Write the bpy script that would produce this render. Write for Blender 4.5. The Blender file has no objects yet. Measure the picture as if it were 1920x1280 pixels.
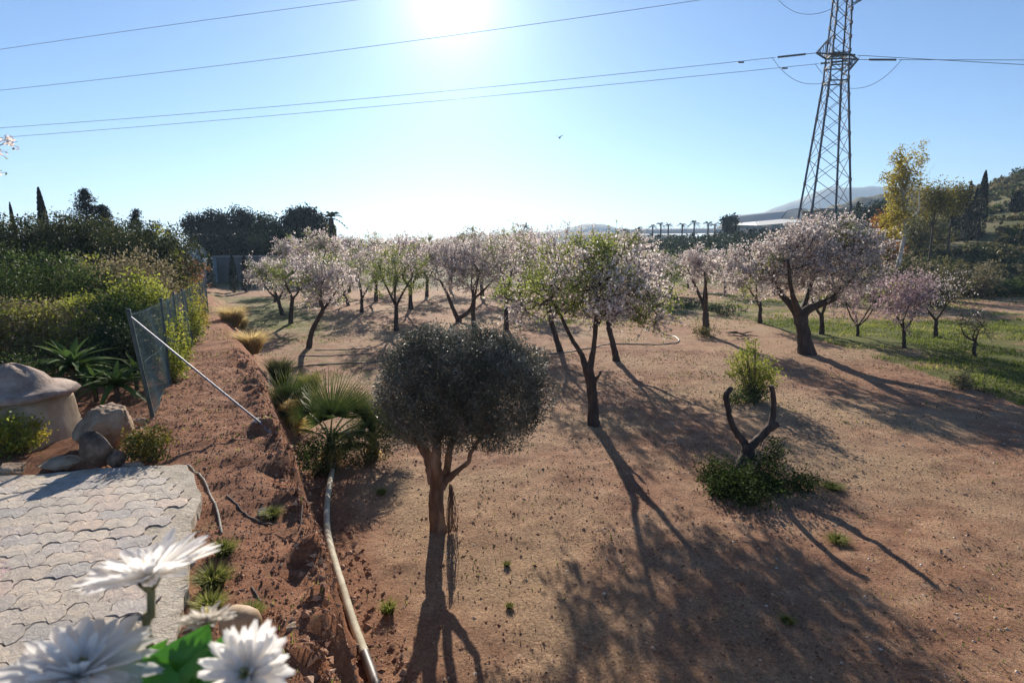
import bpy, math, random
import numpy as np
from mathutils import Vector, Matrix

# ---------------------------------------------------------------- camera, world, sun, exposure
scene = bpy.context.scene
COL = scene.collection
PITCH = math.radians(9.46)
FPX = 1080.0
CAMZ = 4.0
cam_data = bpy.data.cameras.new("camera")
cam = bpy.data.objects.new("camera", cam_data)
COL.objects.link(cam)
cam.location = (0, 0, CAMZ)
cam.rotation_euler = (math.pi / 2 - PITCH, 0, 0)
cam_data.sensor_width = 36.0
cam_data.lens = FPX / 1920 * 36.0
cam_data.clip_start = 0.05
cam_data.clip_end = 9000
cam_data.dof.use_dof = True
cam_data.dof.focus_distance = 12.0
cam_data.dof.aperture_fstop = 8.0
scene.camera = cam


def ray(px, py):
    r = (px - 960) / FPX
    v = (py - 640) / FPX
    return Vector((r, math.cos(PITCH) - v * math.sin(PITCH), -math.sin(PITCH) - v * math.cos(PITCH)))


def P(px, py, z=0.0):
    """point of the place that lies at height z in the direction of photo pixel px, py"""
    d = ray(px, py)
    t = (z - CAMZ) / d.z
    return Vector((d.x * t, d.y * t, z))


def PD(px, py, Y):
    d = ray(px, py)
    t = Y / d.y
    return Vector((d.x * t, Y, CAMZ + d.z * t))


SUN_DIR = ray(845, -12).normalized()
SUN_EL = math.asin(SUN_DIR.z)
SUN_AZ = math.atan2(SUN_DIR.x, SUN_DIR.y)

world = bpy.data.worlds.new("World")
scene.world = world
world.use_nodes = True
wn, wl = world.node_tree.nodes, world.node_tree.links
wn.clear()
w_out = wn.new("ShaderNodeOutputWorld")
w_bg = wn.new("ShaderNodeBackground")
w_bg.inputs["Strength"].default_value = 0.053
w_sky = wn.new("ShaderNodeTexSky")
w_sky.sky_type = 'NISHITA'
w_sky.sun_disc = False
w_sky.sun_elevation = SUN_EL
w_sky.sun_rotation = SUN_AZ
w_sky.altitude = 100
w_sky.air_density = 1.0
w_sky.dust_density = 0.25
w_sky.ozone_density = 2.0
# the camera's colour rendering of the sky: cooler, a little more saturated
w_tint = wn.new("ShaderNodeMix")
w_tint.data_type = 'RGBA'
w_tint.blend_type = 'MULTIPLY'
w_tint.inputs[0].default_value = 1.0
w_tint.inputs[7].default_value = (0.66, 0.89, 1.18, 1)
wl.new(w_sky.outputs[0], w_tint.inputs[6])
# aureole of the sun (forward scattering), a function of the angle to the sun only
w_geo = wn.new("ShaderNodeNewGeometry")
w_dot = wn.new("ShaderNodeVectorMath")
w_dot.operation = 'DOT_PRODUCT'
w_nrm = wn.new("ShaderNodeVectorMath")
w_nrm.operation = 'NORMALIZE'
w_tc = wn.new("ShaderNodeTexCoord")
wl.new(w_tc.outputs["Generated"], w_nrm.inputs[0])
wl.new(w_nrm.outputs[0], w_dot.inputs[0])
w_dot.inputs[1].default_value = SUN_DIR
def wmath(op, a, b=None):
    m = wn.new("ShaderNodeMath"); m.operation = op
    for i, q in enumerate((a, b)):
        if q is None: continue
        if isinstance(q, (int, float)): m.inputs[i].default_value = q
        else: wl.new(q, m.inputs[i])
    return m.outputs[0]
w_ang = wmath('ARCCOSINE', wmath('MINIMUM', w_dot.outputs["Value"], 0.99999))
w_g1 = wmath('MULTIPLY', wmath('EXPONENT', wmath('MULTIPLY', w_ang, -22.0)), 16.0)
w_g2 = wmath('MULTIPLY', wmath('EXPONENT', wmath('MULTIPLY', w_ang, -5.0)), 0.4)
w_glow = wmath('ADD', w_g1, w_g2)
w_gc = wn.new("ShaderNodeMix"); w_gc.data_type = 'RGBA'; w_gc.blend_type = 'MULTIPLY'
w_gc.inputs[0].default_value = 1.0
w_gc.inputs[6].default_value = (0.92, 0.98, 1.0, 1)
wl.new(w_glow, w_gc.inputs[7])
w_add = wn.new("ShaderNodeMix"); w_add.data_type = 'RGBA'; w_add.blend_type = 'ADD'
w_add.inputs[0].default_value = 1.0
wl.new(w_tint.outputs[2], w_add.inputs[6])
wl.new(w_gc.outputs[2], w_add.inputs[7])
wl.new(w_add.outputs[2], w_bg.inputs["Color"])
wl.new(w_bg.outputs[0], w_out.inputs["Surface"])

sun_data = bpy.data.lights.new("sun", 'SUN')
sun_data.energy = 5.0
sun_data.angle = math.radians(0.53)
sun_data.color = (1.0, 0.91, 0.79)
sun = bpy.data.objects.new("sun", sun_data)
COL.objects.link(sun)
sun.rotation_euler = SUN_DIR.to_track_quat('Z', 'Y').to_euler()

scene.view_settings.view_transform = 'Standard'
scene.view_settings.look = 'None'
scene.view_settings.gamma = 1
scene.view_settings.exposure = 0.98
scene.view_settings.use_curve_mapping = False
scene.render.engine = 'CYCLES'
scene.cycles.max_bounces = 8
scene.cycles.transparent_max_bounces = 8
scene.cycles.volume_bounces = 0

# ---------------------------------------------------------------- helpers
R = np.random.default_rng(7)


def nz(x, y, seed=0):
    """2-D value noise in 0..1"""
    x = np.asarray(x, float); y = np.asarray(y, float)
    xi = np.floor(x); yi = np.floor(y)
    xf = x - xi; yf = y - yi
    u = xf * xf * (3 - 2 * xf); v = yf * yf * (3 - 2 * yf)
    def h(a, b):
        s = np.sin(a * 127.1 + b * 311.7 + seed * 74.7) * 43758.5453
        return s - np.floor(s)
    return (h(xi, yi) * (1 - u) + h(xi + 1, yi) * u) * (1 - v) + (h(xi, yi + 1) * (1 - u) + h(xi + 1, yi + 1) * u) * v


def fbm(x, y, oct=4, seed=0):
    s = 0; a = .5; t = 0
    for i in range(oct):
        s = s + a * nz(x * 2 ** i, y * 2 ** i, seed + i * 3); t += a; a *= .5
    return s / t


def sstep(a, b, x):
    t = np.clip((np.asarray(x, float) - a) / (b - a), 0, 1)
    return t * t * (3 - 2 * t)


class MB:
    """collects vertices and faces and links them as one mesh object"""
    def __init__(self):
        self.V = []; self.F = []; self.T = []; self.M = []; self.n = 0

    def add(self, V, F, tint=0.5, mat=0):
        V = np.asarray(V, float).reshape(-1, 3)
        F = np.asarray(F, int)
        if len(F) == 0: return
        self.F.append(F + self.n)
        self.V.append(V); self.n += len(V)
        self.T.append(np.broadcast_to(np.asarray(tint, float), (len(F),)))
        self.M.append(np.full(len(F), mat))

    def mesh(self, name, mats, smooth=False):
        me = bpy.data.meshes.new(name)
        V = np.concatenate(self.V)
        me.vertices.add(len(V)); me.vertices.foreach_set('co', V.astype(np.float32).ravel())
        loops = np.concatenate([f.ravel() for f in self.F])
        sizes = np.concatenate([np.full(len(f), f.shape[1]) for f in self.F])
        me.loops.add(len(loops)); me.loops.foreach_set('vertex_index', loops.astype(np.int32))
        me.polygons.add(len(sizes))
        st = np.concatenate([[0], np.cumsum(sizes)[:-1]])
        me.polygons.foreach_set('loop_start', st.astype(np.int32))
        me.polygons.foreach_set('material_index', np.concatenate(self.M).astype(np.int32))
        if not isinstance(mats, (list, tuple)): mats = [mats]
        for m in mats: me.materials.append(m)
        me.update(calc_edges=True)
        a = me.attributes.new('tint', 'FLOAT', 'FACE')
        a.data.foreach_set('value', np.concatenate(self.T).astype(np.float32))
        me.polygons.foreach_set('use_smooth', np.full(len(sizes), smooth))
        return me

    def build(self, name, mats, parent=None, loc=None, smooth=False):
        return link(name, self.mesh(name, mats, smooth), parent, loc)


def link(name, data, parent=None, loc=None):
    o = bpy.data.objects.new(name, data)
    COL.objects.link(o)
    if parent is not None: o.parent = parent
    if loc is not None: o.location = loc
    return o


def tag(o, label=None, cat=None, group=None, kind=None):
    if label: o['label'] = label
    if cat: o['category'] = cat
    if group: o['group'] = group
    if kind: o['kind'] = kind
    return o


def thing(name, loc, label, cat, group=None, rz=0):
    o = link(name, None, None, loc)
    o.rotation_euler = (0, 0, rz)
    o.empty_display_size = 0.2
    return tag(o, label, cat, group)


def dup(root, loc, rz, sc, label, group=None):
    c = root.copy(); COL.objects.link(c)
    c.location = loc; c.rotation_euler = (0, 0, rz); c.scale = (sc, sc, sc) if not isinstance(sc, tuple) else sc
    c['label'] = label
    if group: c['group'] = group
    for ch in list(root.children):
        d = ch.copy(); COL.objects.link(d); d.parent = c
        for g in list(ch.children):
            e = g.copy(); COL.objects.link(e); e.parent = d
    return c


def tube(mb, pts, rad, sides=8, tint=.5, mat=0, rough=0.0, cap=True):
    pts = np.array([tuple(p) for p in pts], float)
    n = len(pts)
    rad = np.broadcast_to(np.asarray(rad, float), (n,)).copy()
    T = np.gradient(pts, axis=0)
    T /= np.linalg.norm(T, axis=1)[:, None] + 1e-9
    a = np.array([0, 0, 1.]) if abs(T[0, 2]) < .9 else np.array([1., 0, 0])
    N = np.cross(T[0], a); N /= np.linalg.norm(N)
    V = []
    ang = np.arange(sides) * 2 * np.pi / sides
    for i in range(n):
        N = N - T[i] * N.dot(T[i]); N /= np.linalg.norm(N)
        B = np.cross(T[i], N)
        rr = rad[i] * (1 + rough * (R.random(sides) - .5))
        V.append(pts[i] + (np.cos(ang) * rr)[:, None] * N + (np.sin(ang) * rr)[:, None] * B)
    V = np.concatenate(V)
    F = []
    for i in range(n - 1):
        for k in range(sides):
            k2 = (k + 1) % sides
            F.append((i * sides + k, i * sides + k2, (i + 1) * sides + k2, (i + 1) * sides + k))
    mb.add(V, F, tint, mat)
    if cap:
        for e, o in ((0, 1), (n - 1, 0)):
            c = np.concatenate([V[e * sides:(e + 1) * sides], [pts[e]]])
            f = [((k + 1) % sides, k, sides) if o else (k, (k + 1) % sides, sides) for k in range(sides)]
            mb.add(c, f, tint, mat)


def smooth_path(pts, n=6, jit=0.0):
    """Catmull-Rom through pts; pts may carry a radius as fourth value"""
    pts = np.array(pts, float)
    q = np.vstack([2 * pts[0] - pts[1], pts, 2 * pts[-1] - pts[-2]])
    out = []
    for i in range(1, len(q) - 2):
        for k in range(n):
            t = k / n
            out.append(.5 * ((2 * q[i]) + (-q[i - 1] + q[i + 1]) * t + (2 * q[i - 1] - 5 * q[i] + 4 * q[i + 1] - q[i + 2]) * t * t
                             + (-q[i - 1] + 3 * q[i] - 3 * q[i + 1] + q[i + 2]) * t ** 3))
    out.append(q[-2])
    out = np.array(out)
    if jit: out[1:-1, :3] += (R.random((len(out) - 2, 3)) - .5) * jit
    return out


def prisms(mb, A, B, ra, rb, sides=3, tint=.5, mat=0):
    """many thin tapered prisms from points A to B at once"""
    A = np.asarray(A, float); B = np.asarray(B, float); n = len(A)
    if n == 0: return
    ra = np.broadcast_to(np.asarray(ra, float), (n,)); rb = np.broadcast_to(np.asarray(rb, float), (n,))
    D = B - A; L = np.linalg.norm(D, axis=1)[:, None] + 1e-9; D = D / L
    ref = np.where(np.abs(D[:, 2:3]) < .9, np.array([[0, 0, 1.]]), np.array([[1., 0, 0]]))
    N = np.cross(D, ref); N /= np.linalg.norm(N, axis=1)[:, None] + 1e-9
    C = np.cross(D, N)
    V = np.zeros((n, 2 * sides, 3))
    for k in range(sides):
        c, s = math.cos(2 * math.pi * k / sides), math.sin(2 * math.pi * k / sides)
        V[:, k] = A + ra[:, None] * (c * N + s * C)
        V[:, sides + k] = B + rb[:, None] * (c * N + s * C)
    F = np.array([(k, (k + 1) % sides, sides + (k + 1) % sides, sides + k) for k in range(sides)])
    F = (F[None] + (np.arange(n) * 2 * sides)[:, None, None]).reshape(-1, 4)
    t = np.repeat(np.broadcast_to(np.asarray(tint, float), (n,)), sides)
    mb.add(V.reshape(-1, 3), F, t, mat)


def runit(n, rng=R):
    v = rng.normal(size=(n, 3)); return v / (np.linalg.norm(v, axis=1)[:, None] + 1e-9)


def leaves(mb, C, size, aspect=.5, tint=None, mat=0, up=None, rng=R, fold=0.0):
    """diamond leaves at the points C; up biases the direction of the midrib"""
    C = np.asarray(C, float); n = len(C)
    if n == 0: return
    size = np.broadcast_to(np.asarray(size, float), (n,)) * (0.65 + .7 * rng.random(n))
    U = runit(n, rng)
    if up is not None: U = U + np.asarray(up); U /= np.linalg.norm(U, axis=1)[:, None] + 1e-9
    W = np.cross(U, runit(n, rng)); W /= np.linalg.norm(W, axis=1)[:, None] + 1e-9
    l = (size * .5)[:, None]; w = l * aspect
    V = np.stack([C - U * l, C + W * w + U * l * .15, C + U * l, C - W * w + U * l * .15], 1).reshape(-1, 3)
    F = np.arange(4 * n).reshape(-1, 4)
    if tint is None: tint = rng.random(n)
    mb.add(V, F, tint, mat)


def ellsample(ells, n, rng, power=.45, zmin=None):
    ells = np.array(ells, float)
    vol = ells[:, 3] * ells[:, 4] * ells[:, 5]
    idx = rng.choice(len(ells), n, p=vol / vol.sum())
    d = runit(n, rng) * (rng.random(n) ** power)[:, None]
    p = ells[idx, :3] + d * ells[idx, 3:6]
    return p, idx, d


def grow(seeds, att, rng, step=.25, jit=.05, bias=.35):
    P_ = [tuple(s) for s in seeds]; par = [-1] * len(P_); pl = [0.0] * len(P_)
    arr = np.zeros((len(P_) + len(att) * 30, 3)); arr[:len(P_)] = P_
    pla = np.zeros(len(arr)); n = len(P_)
    d0 = np.min(np.linalg.norm(att[:, None] - arr[None, :n], axis=2), axis=1)
    tips = []
    for a in att[np.argsort(d0)]:
        d = np.linalg.norm(arr[:n] - a, axis=1)
        j = int(np.argmin(d + bias * pla[:n])); L = d[j]
        k = max(1, int(math.ceil(L / step)))
        prev = j; s = arr[j].copy()
        bow = rng.normal(size=3) * .08 * L
        for q in range(1, k + 1):
            if n >= len(arr): break
            t = q / k
            p = s + (a - s) * t + bow * math.sin(math.pi * t) + (rng.random(3) - .5) * jit * (q < k)
            arr[n] = p; pla[n] = pla[prev] + np.linalg.norm(p - arr[prev]); par.append(prev); prev = n; n += 1
        tips.append(prev)
    cnt = np.zeros(n); cnt[tips] += 1
    for i in range(n - 1, -1, -1):
        if par[i] >= 0: cnt[par[i]] += cnt[i]
    return arr[:n], np.array(par), cnt, np.array(tips)


# ---------------------------------------------------------------- materials
def new_mat(name):
    m = bpy.data.materials.new(name); m.use_nodes = True
    nt = m.node_tree; nt.nodes.clear()
    out = nt.nodes.new("ShaderNodeOutputMaterial")
    return m, nt, out


def ramp(nt, fac, stops):
    r = nt.nodes.new("ShaderNodeValToRGB")
    el = r.color_ramp.elements
    el[0].position, el[0].color = stops[0][0], (*stops[0][1], 1)
    el[1].position, el[1].color = stops[-1][0], (*stops[-1][1], 1)
    for p, c in stops[1:-1]:
        e = el.new(p); e.color = (*c, 1)
    nt.links.new(fac, r.inputs[0])
    return r.outputs[0]


def noise(nt, scale, detail=5, rough=.6, coord=None, dist=0.0):
    n = nt.nodes.new("ShaderNodeTexNoise")
    n.inputs["Scale"].default_value = scale; n.inputs["Detail"].default_value = detail
    n.inputs["Roughness"].default_value = rough; n.inputs["Distortion"].default_value = dist
    if coord is None:
        tc = nt.nodes.new("ShaderNodeTexCoord"); coord = tc.outputs["Object"]
    nt.links.new(coord, n.inputs["Vector"])
    return n.outputs[0]


def mixc(nt, f, a, b, mode='MIX'):
    m = nt.nodes.new("ShaderNodeMix"); m.data_type = 'RGBA'; m.blend_type = mode
    for sock, v in ((0, f), (6, a), (7, b)):
        if isinstance(v, (int, float)): m.inputs[sock].default_value = v
        elif isinstance(v, tuple): m.inputs[sock].default_value = (*v, 1)
        else: nt.links.new(v, m.inputs[sock])
    return m.outputs[2]


def mth(nt, op, a, b=0.0, clamp=False):
    m = nt.nodes.new("ShaderNodeMath"); m.operation = op; m.use_clamp = clamp
    for i, q in enumerate((a, b)):
        if isinstance(q, (int, float)): m.inputs[i].default_value = q
        else: nt.links.new(q, m.inputs[i])
    return m.outputs[0]


def pbsdf(nt, col, rough=.8, metal=0, spec=.3, bump=None, bstr=.5, bdist=.02):
    b = nt.nodes.new("ShaderNodeBsdfPrincipled")
    if isinstance(col, tuple): b.inputs["Base Color"].default_value = (*col, 1)
    else: nt.links.new(col, b.inputs["Base Color"])
    if isinstance(rough, (int, float)): b.inputs["Roughness"].default_value = rough
    else: nt.links.new(rough, b.inputs["Roughness"])
    b.inputs["Metallic"].default_value = metal
    b.inputs["Specular IOR Level"].default_value = spec
    if bump is not None:
        bn = nt.nodes.new("ShaderNodeBump"); bn.inputs["Strength"].default_value = bstr
        bn.inputs["Distance"].default_value = bdist
        nt.links.new(bump, bn.inputs["Height"]); nt.links.new(bn.outputs[0], b.inputs["Normal"])
    return b.outputs[0]


def leaf_mat(name, stops, trans=.35, rough=.62, spec=.14):
    """leaf: colour from the per-leaf tint, partly translucent"""
    m, nt, out = new_mat(name)
    a = nt.nodes.new("ShaderNodeAttribute"); a.attribute_name = 'tint'
    col = ramp(nt, a.outputs["Fac"], stops)
    oi = nt.nodes.new("ShaderNodeObjectInfo")
    v = mth(nt, 'ADD', mth(nt, 'MULTIPLY', oi.outputs["Random"], .3), .85)
    hs = nt.nodes.new("ShaderNodeHueSaturation"); nt.links.new(col, hs.inputs["Color"]); nt.links.new(v, hs.inputs["Value"])
    b = pbsdf(nt, hs.outputs[0], rough, 0, spec)
    t = nt.nodes.new("ShaderNodeBsdfTranslucent"); nt.links.new(hs.outputs[0], t.inputs["Color"])
    mx = nt.nodes.new("ShaderNodeMixShader"); mx.inputs[0].default_value = trans
    nt.links.new(b, mx.inputs[1]); nt.links.new(t.outputs[0], mx.inputs[2]); nt.links.new(mx.outputs[0], out.inputs[0])
    return m


def solid(name, stops, scale=8, rough=.85, spec=.25, bstr=.5, bdist=.02, bscale=None, metal=0, detail=6, stretch=None):
    m, nt, out = new_mat(name)
    tc = nt.nodes.new("ShaderNodeTexCoord"); co = tc.outputs["Object"]
    if stretch:
        mp = nt.nodes.new("ShaderNodeMapping"); mp.inputs["Scale"].default_value = stretch
        nt.links.new(co, mp.inputs[0]); co = mp.outputs[0]
    f = noise(nt, scale, detail, .65, co)
    col = ramp(nt, f, stops)
    bf = noise(nt, bscale or scale * 2.5, 6, .7, co)
    nt.links.new(pbsdf(nt, col, rough, metal, spec, bf, bstr, bdist), out.inputs[0])
    return m


M = {}
M['bark'] = solid('bark', [(.3, (.035, .026, .022)), (.55, (.085, .06, .047)), (.75, (.16, .12, .095))], 9, bstr=.9, stretch=(1, 1, .3))
M['twig'] = solid('twig', [(.3, (.06, .042, .034)), (.7, (.15, .115, .095))], 9, bstr=.3)
M['olive_bark'] = solid('olive_bark', [(.3, (.07, .045, .032)), (.5, (.17, .11, .075)), (.72, (.36, .26, .18))], 7, bstr=.9, stretch=(1, 1, .25))
M['pale_bark'] = solid('pale_bark', [(.35, (.22, .2, .17)), (.5, (.5, .47, .42)), (.7, (.66, .63, .58))], 4, bstr=.4, stretch=(1, 1, .5))
M['blossom'] = leaf_mat('blossom', [(0, (.34, .26, .23)), (.35, (.65, .54, .50)), (.7, (.82, .73, .68)), (1, (.90, .86, .82))], .5, .7, .05)
M['blossom_white'] = leaf_mat('blossom_white', [(0, (.42, .36, .34)), (.4, (.66, .60, .56)), (1, (.86, .82, .77))], .35, .7, .1)
M['blossom_pink'] = leaf_mat('blossom_pink', [(0, (.38, .25, .26)), (.5, (.66, .47, .49)), (1, (.82, .68, .69))], .35, .7, .1)
M['young_leaf'] = leaf_mat('young_leaf', [(0, (.12, .16, .03)), (.5, (.26, .31, .06)), (1, (.42, .45, .12))], .45)
M['olive_leaf'] = leaf_mat('olive_leaf', [(0, (.038, .044, .030)), (.45, (.085, .092, .068)), (.75, (.19, .19, .155)), (1, (.42, .40, .35))], .2, .55, .25)
M['dark_leaf'] = leaf_mat('dark_leaf', [(0, (.016, .026, .012)), (.6, (.04, .058, .022)), (1, (.08, .10, .035))], .22)
M['hedge_leaf'] = leaf_mat('hedge_leaf', [(0, (.02, .03, .010)), (.5, (.055, .07, .02)), (1, (.14, .145, .04))], .25)
M['green_leaf'] = leaf_mat('green_leaf', [(0, (.025, .045, .012)), (.5, (.065, .10, .026)), (1, (.15, .19, .05))], .35)
M['sucker_leaf'] = leaf_mat('sucker_leaf', [(0, (.016, .03, .008)), (.6, (.045, .07, .018)), (1, (.12, .16, .04))], .3, .7, .05)
M['lime_leaf'] = leaf_mat('lime_leaf', [(0, (.12, .15, .02)), (.5, (.28, .31, .045)), (1, (.48, .46, .09))], .45)
M['yellow_leaf'] = leaf_mat('yellow_leaf', [(0, (.14, .12, .02)), (.45, (.36, .29, .035)), (1, (.62, .52, .08))], .55)
M['ochre_leaf'] = leaf_mat('ochre_leaf', [(0, (.05, .05, .012)), (.5, (.18, .15, .028)), (1, (.42, .35, .06))], .3)
M['orange_leaf'] = leaf_mat('orange_leaf', [(0, (.14, .05, .02)), (.5, (.34, .14, .035)), (1, (.5, .26, .07))], .35)
M['grey_leaf'] = leaf_mat('grey_leaf', [(0, (.08, .075, .035)), (.5, (.20, .17, .085)), (1, (.38, .31, .20))], .42)
M['scrub_leaf'] = leaf_mat('scrub_leaf', [(0, (.03, .034, .016)), (.45, (.095, .095, .036)), (.75, (.22, .195, .065)), (1, (.34, .27, .13))], .35)
M['needle'] = leaf_mat('needle', [(0, (.008, .014, .01)), (.6, (.018, .03, .018)), (1, (.035, .052, .03))], .1)
M['dead_leaf'] = leaf_mat('dead_leaf', [(0, (.07, .035, .02)), (.5, (.20, .11, .06)), (1, (.44, .30, .18))], .2)
M['straw'] = leaf_mat('straw', [(0, (.34, .22, .07)), (.5, (.60, .42, .15)), (1, (.82, .66, .34))], .55)
M['grass'] = leaf_mat('grass', [(0, (.04, .055, .013)), (.5, (.11, .145, .024)), (.8, (.24, .26, .05)), (1, (.42, .37, .14))], .45)
M['frond'] = leaf_mat('frond', [(0, (.035, .06, .018)), (.5, (.085, .125, .03)), (1, (.24, .25, .08))], .35, .6, .15)
M['blade'] = leaf_mat('blade', [(0, (.03, .06, .015)), (.5, (.07, .125, .03)), (1, (.13, .20, .05))], .35, .65, .1)
M['petal'] = leaf_mat('petal', [(0, (.84, .80, .75)), (1, (.93, .90, .86))], .55, .6, .1)
M['petal_cream'] = leaf_mat('petal_cream', [(0, (.55, .50, .42)), (1, (.74, .69, .62))], .3, .6, .2)
M['fresh_leaf'] = leaf_mat('fresh_leaf', [(0, (.05, .20, .02)), (1, (.12, .36, .035))], .35, .4, .5)
M['steel'] = solid('pylon_steel', [(.35, (.055, .06, .075)), (.65, (.13, .14, .165))], 3, .7, .3, .1, metal=.1)
M['wire'] = solid('wire_metal', [(.3, (.16, .19, .23)), (.7, (.26, .29, .34))], 3, .6, .4, .0, metal=.3)
M['insulator'] = solid('insulator', [(.3, (.02, .02, .02)), (.7, (.05, .045, .04))], 3, .3, .5, .0)
M['galv'] = solid('galvanised', [(.3, (.16, .165, .18)), (.7, (.30, .31, .34))], 6, .5, .4, .1, metal=.3)
M['fence_green'] = solid('fence_green', [(.3, (.03, .055, .05)), (.7, (.07, .11, .105))], 6, .5, .5, .1)
M['fence_wire'] = solid('fence_wire', [(.3, (.07, .12, .12)), (.7, (.15, .22, .22))], 6, .9, .1, .05)
M['pipe'] = solid('pvc_pipe', [(.3, (.34, .29, .19)), (.6, (.56, .50, .37)), (.8, (.66, .61, .48))], 5, .75, .2, .3)
M['hose'] = solid('hose', [(.3, (.05, .035, .03)), (.7, (.14, .10, .08))], 3, .5, .4, .1)
M['hose_pale'] = solid('hose_pale', [(.3, (.12, .09, .07)), (.7, (.28, .22, .17))], 3, .5, .4, .1)
M['rock'] = solid('pale_rock', [(.3, (.19, .115, .065)), (.5, (.38, .26, .165)), (.72, (.58, .44, .31))], 3.5, bstr=1.0, bdist=.06, bscale=6)
M['rock_dark'] = solid('dark_rock', [(.3, (.06, .045, .035)), (.5, (.15, .115, .09)), (.72, (.34, .27, .21))], 5, bstr=1.0, bdist=.05, bscale=9)
M['rock_red'] = solid('red_rock', [(.3, (.14, .058, .028)), (.55, (.29, .135, .068)), (.75, (.42, .24, .14))], 6, bstr=1.0, bdist=.05, bscale=10)
M['plaster'] = solid('rendered_stone', [(.3, (.30, .215, .13)), (.5, (.46, .35, .23)), (.72, (.56, .45, .32))], 3.0, bstr=.6, bdist=.03, bscale=7)
M['cap'] = solid('grey_stone_cap', [(.3, (.19, .13, .095)), (.5, (.36, .265, .21)), (.72, (.54, .43, .35))], 4.0, bstr=.8, bdist=.04, bscale=12)
M['concrete'] = solid('concrete', [(.3, (.24, .22, .19)), (.5, (.38, .35, .3)), (.72, (.5, .46, .4))], 6, bstr=.8, bdist=.03, bscale=22)
M['clay'] = solid('tan_clay', [(.3, (.30, .19, .10)), (.7, (.46, .31, .18))], 6, .7, .3, .3)
M['wall'] = solid('grey_wall', [(.3, (.12, .11, .105)), (.7, (.19, .175, .17))], .8, bstr=.2)
M['bluewall'] = solid('blue_grey_roof', [(.3, (.20, .27, .31)), (.7, (.30, .38, .42))], .8, bstr=.2)
M['white'] = leaf_mat('greenhouse_plastic', [(0, (.80, .83, .86)), (1, (.86, .88, .90))], .5, .5, .3)
M['disc'] = solid('flower_disc', [(.3, (.45, .36, .10)), (.7, (.62, .56, .28))], 200, bstr=.3)
M['stem_m'] = solid('flower_stem', [(.3, (.16, .15, .07)), (.7, (.28, .25, .13))], 30, bstr=.2)
M['terracotta'] = solid('terracotta', [(.3, (.28, .12, .07)), (.7, (.42, .2, .12))], 8, .8, .2, .2)
M['bird_m'] = solid('bird_feather', [(.3, (.02, .02, .02)), (.7, (.06, .055, .05))], 8, .8, .2, .2)
M['mountain'] = solid('mountain_rock', [(.3, (.07, .085, .06)), (.55, (.13, .13, .09)), (.75, (.24, .2, .15))], .012, bstr=.6, bdist=6, bscale=.03)
M['far_hill'] = solid('far_hill', [(.3, (.035, .045, .025)), (.5, (.065, .07, .04)), (.72, (.15, .13, .08))], .05, bstr=.6, bdist=2, bscale=.15)


def pebble_mat():
    m, nt, out = new_mat('pebbles')
    a = nt.nodes.new("ShaderNodeAttribute"); a.attribute_name = 'tint'
    col = ramp(nt, a.outputs["Fac"], [(0, (.16, .07, .04)), (.4, (.32, .17, .10)), (.75, (.44, .28, .18)), (.92, (.54, .42, .31)), (1, (.66, .60, .50))])
    nt.links.new(pbsdf(nt, col, .9, 0, .2, noise(nt, 60), .5, .01), out.inputs[0])
    return m
M['pebble'] = pebble_mat()


def ground_mat():
    m, nt, out = new_mat('earth')
    tc = nt.nodes.new("ShaderNodeTexCoord"); co = tc.outputs["Object"]
    big = noise(nt, .22, 5, .6, co, .4); mid = noise(nt, 1.6, 6, .7, co, .3); fine = noise(nt, 26, 6, .75, co); vfine = noise(nt, 110, 3, .7, co)
    base = ramp(nt, mid, [(.28, (.18, .088, .052)), (.43, (.31, .163, .098)), (.55, (.395, .23, .14)), (.72, (.52, .35, .22))])
    redd = ramp(nt, mid, [(.3, (.17, .066, .033)), (.5, (.31, .138, .074)), (.72, (.46, .26, .155))])
    dry = ramp(nt, fine, [(.3, (.32, .21, .12)), (.55, (.48, .35, .21)), (.75, (.60, .48, .31))])
    grs = ramp(nt, fine, [(.3, (.05, .06, .014)), (.5, (.12, .135, .03)), (.75, (.30, .28, .09))])
    dryf = ramp(nt, big, [(.43, (0, 0, 0)), (.60, (1, 1, 1))])
    c = mixc(nt, mth(nt, 'MULTIPLY', dryf, .75), base, dry)
    ar = nt.nodes.new("ShaderNodeAttribute"); ar.attribute_name = 'red'
    rf = mth(nt, 'ADD', ar.outputs["Fac"], mth(nt, 'MULTIPLY', mth(nt, 'SUBTRACT', mid, .5), .7), True)
    c = mixc(nt, rf, c, redd)
    ag = nt.nodes.new("ShaderNodeAttribute"); ag.attribute_name = 'grass'
    gf = mth(nt, 'MULTIPLY', mth(nt, 'SUBTRACT', mth(nt, 'ADD', ag.outputs["Fac"], mth(nt, 'MULTIPLY', mth(nt, 'SUBTRACT', noise(nt, .9, 6, .75, co, .5), .5), 1.6)), .42), 3.0, True)
    c = mixc(nt, gf, c, grs)
    ah = nt.nodes.new("ShaderNodeAttribute"); ah.attribute_name = 'hill'
    hillc = ramp(nt, noise(nt, .12, 7, .7, co), [(.3, (.05, .055, .022)), (.5, (.12, .12, .04)), (.60, (.20, .165, .085)), (.74, (.36, .28, .18))])
    c = mixc(nt, ah.outputs["Fac"], c, hillc)
    sp = ramp(nt, mth(nt, 'ADD', mth(nt, 'MULTIPLY', vfine, .5), mth(nt, 'MULTIPLY', fine, .5)), [(.37, (.42, .40, .39)), (.46, (.88, .87, .87)), (.54, (1.1, 1.09, 1.08)), (.63, (1.7, 1.62, 1.5))])
    c = mixc(nt, 1.0, c, sp, 'MULTIPLY')
    b = mth(nt, 'ADD', mth(nt, 'MULTIPLY', fine, .7), mth(nt, 'ADD', mth(nt, 'MULTIPLY', mid, 1.2), mth(nt, 'MULTIPLY', vfine, .3)))
    nt.links.new(pbsdf(nt, c, .95, 0, .15, b, 1.0, .06), out.inputs[0])
    return m
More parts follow.
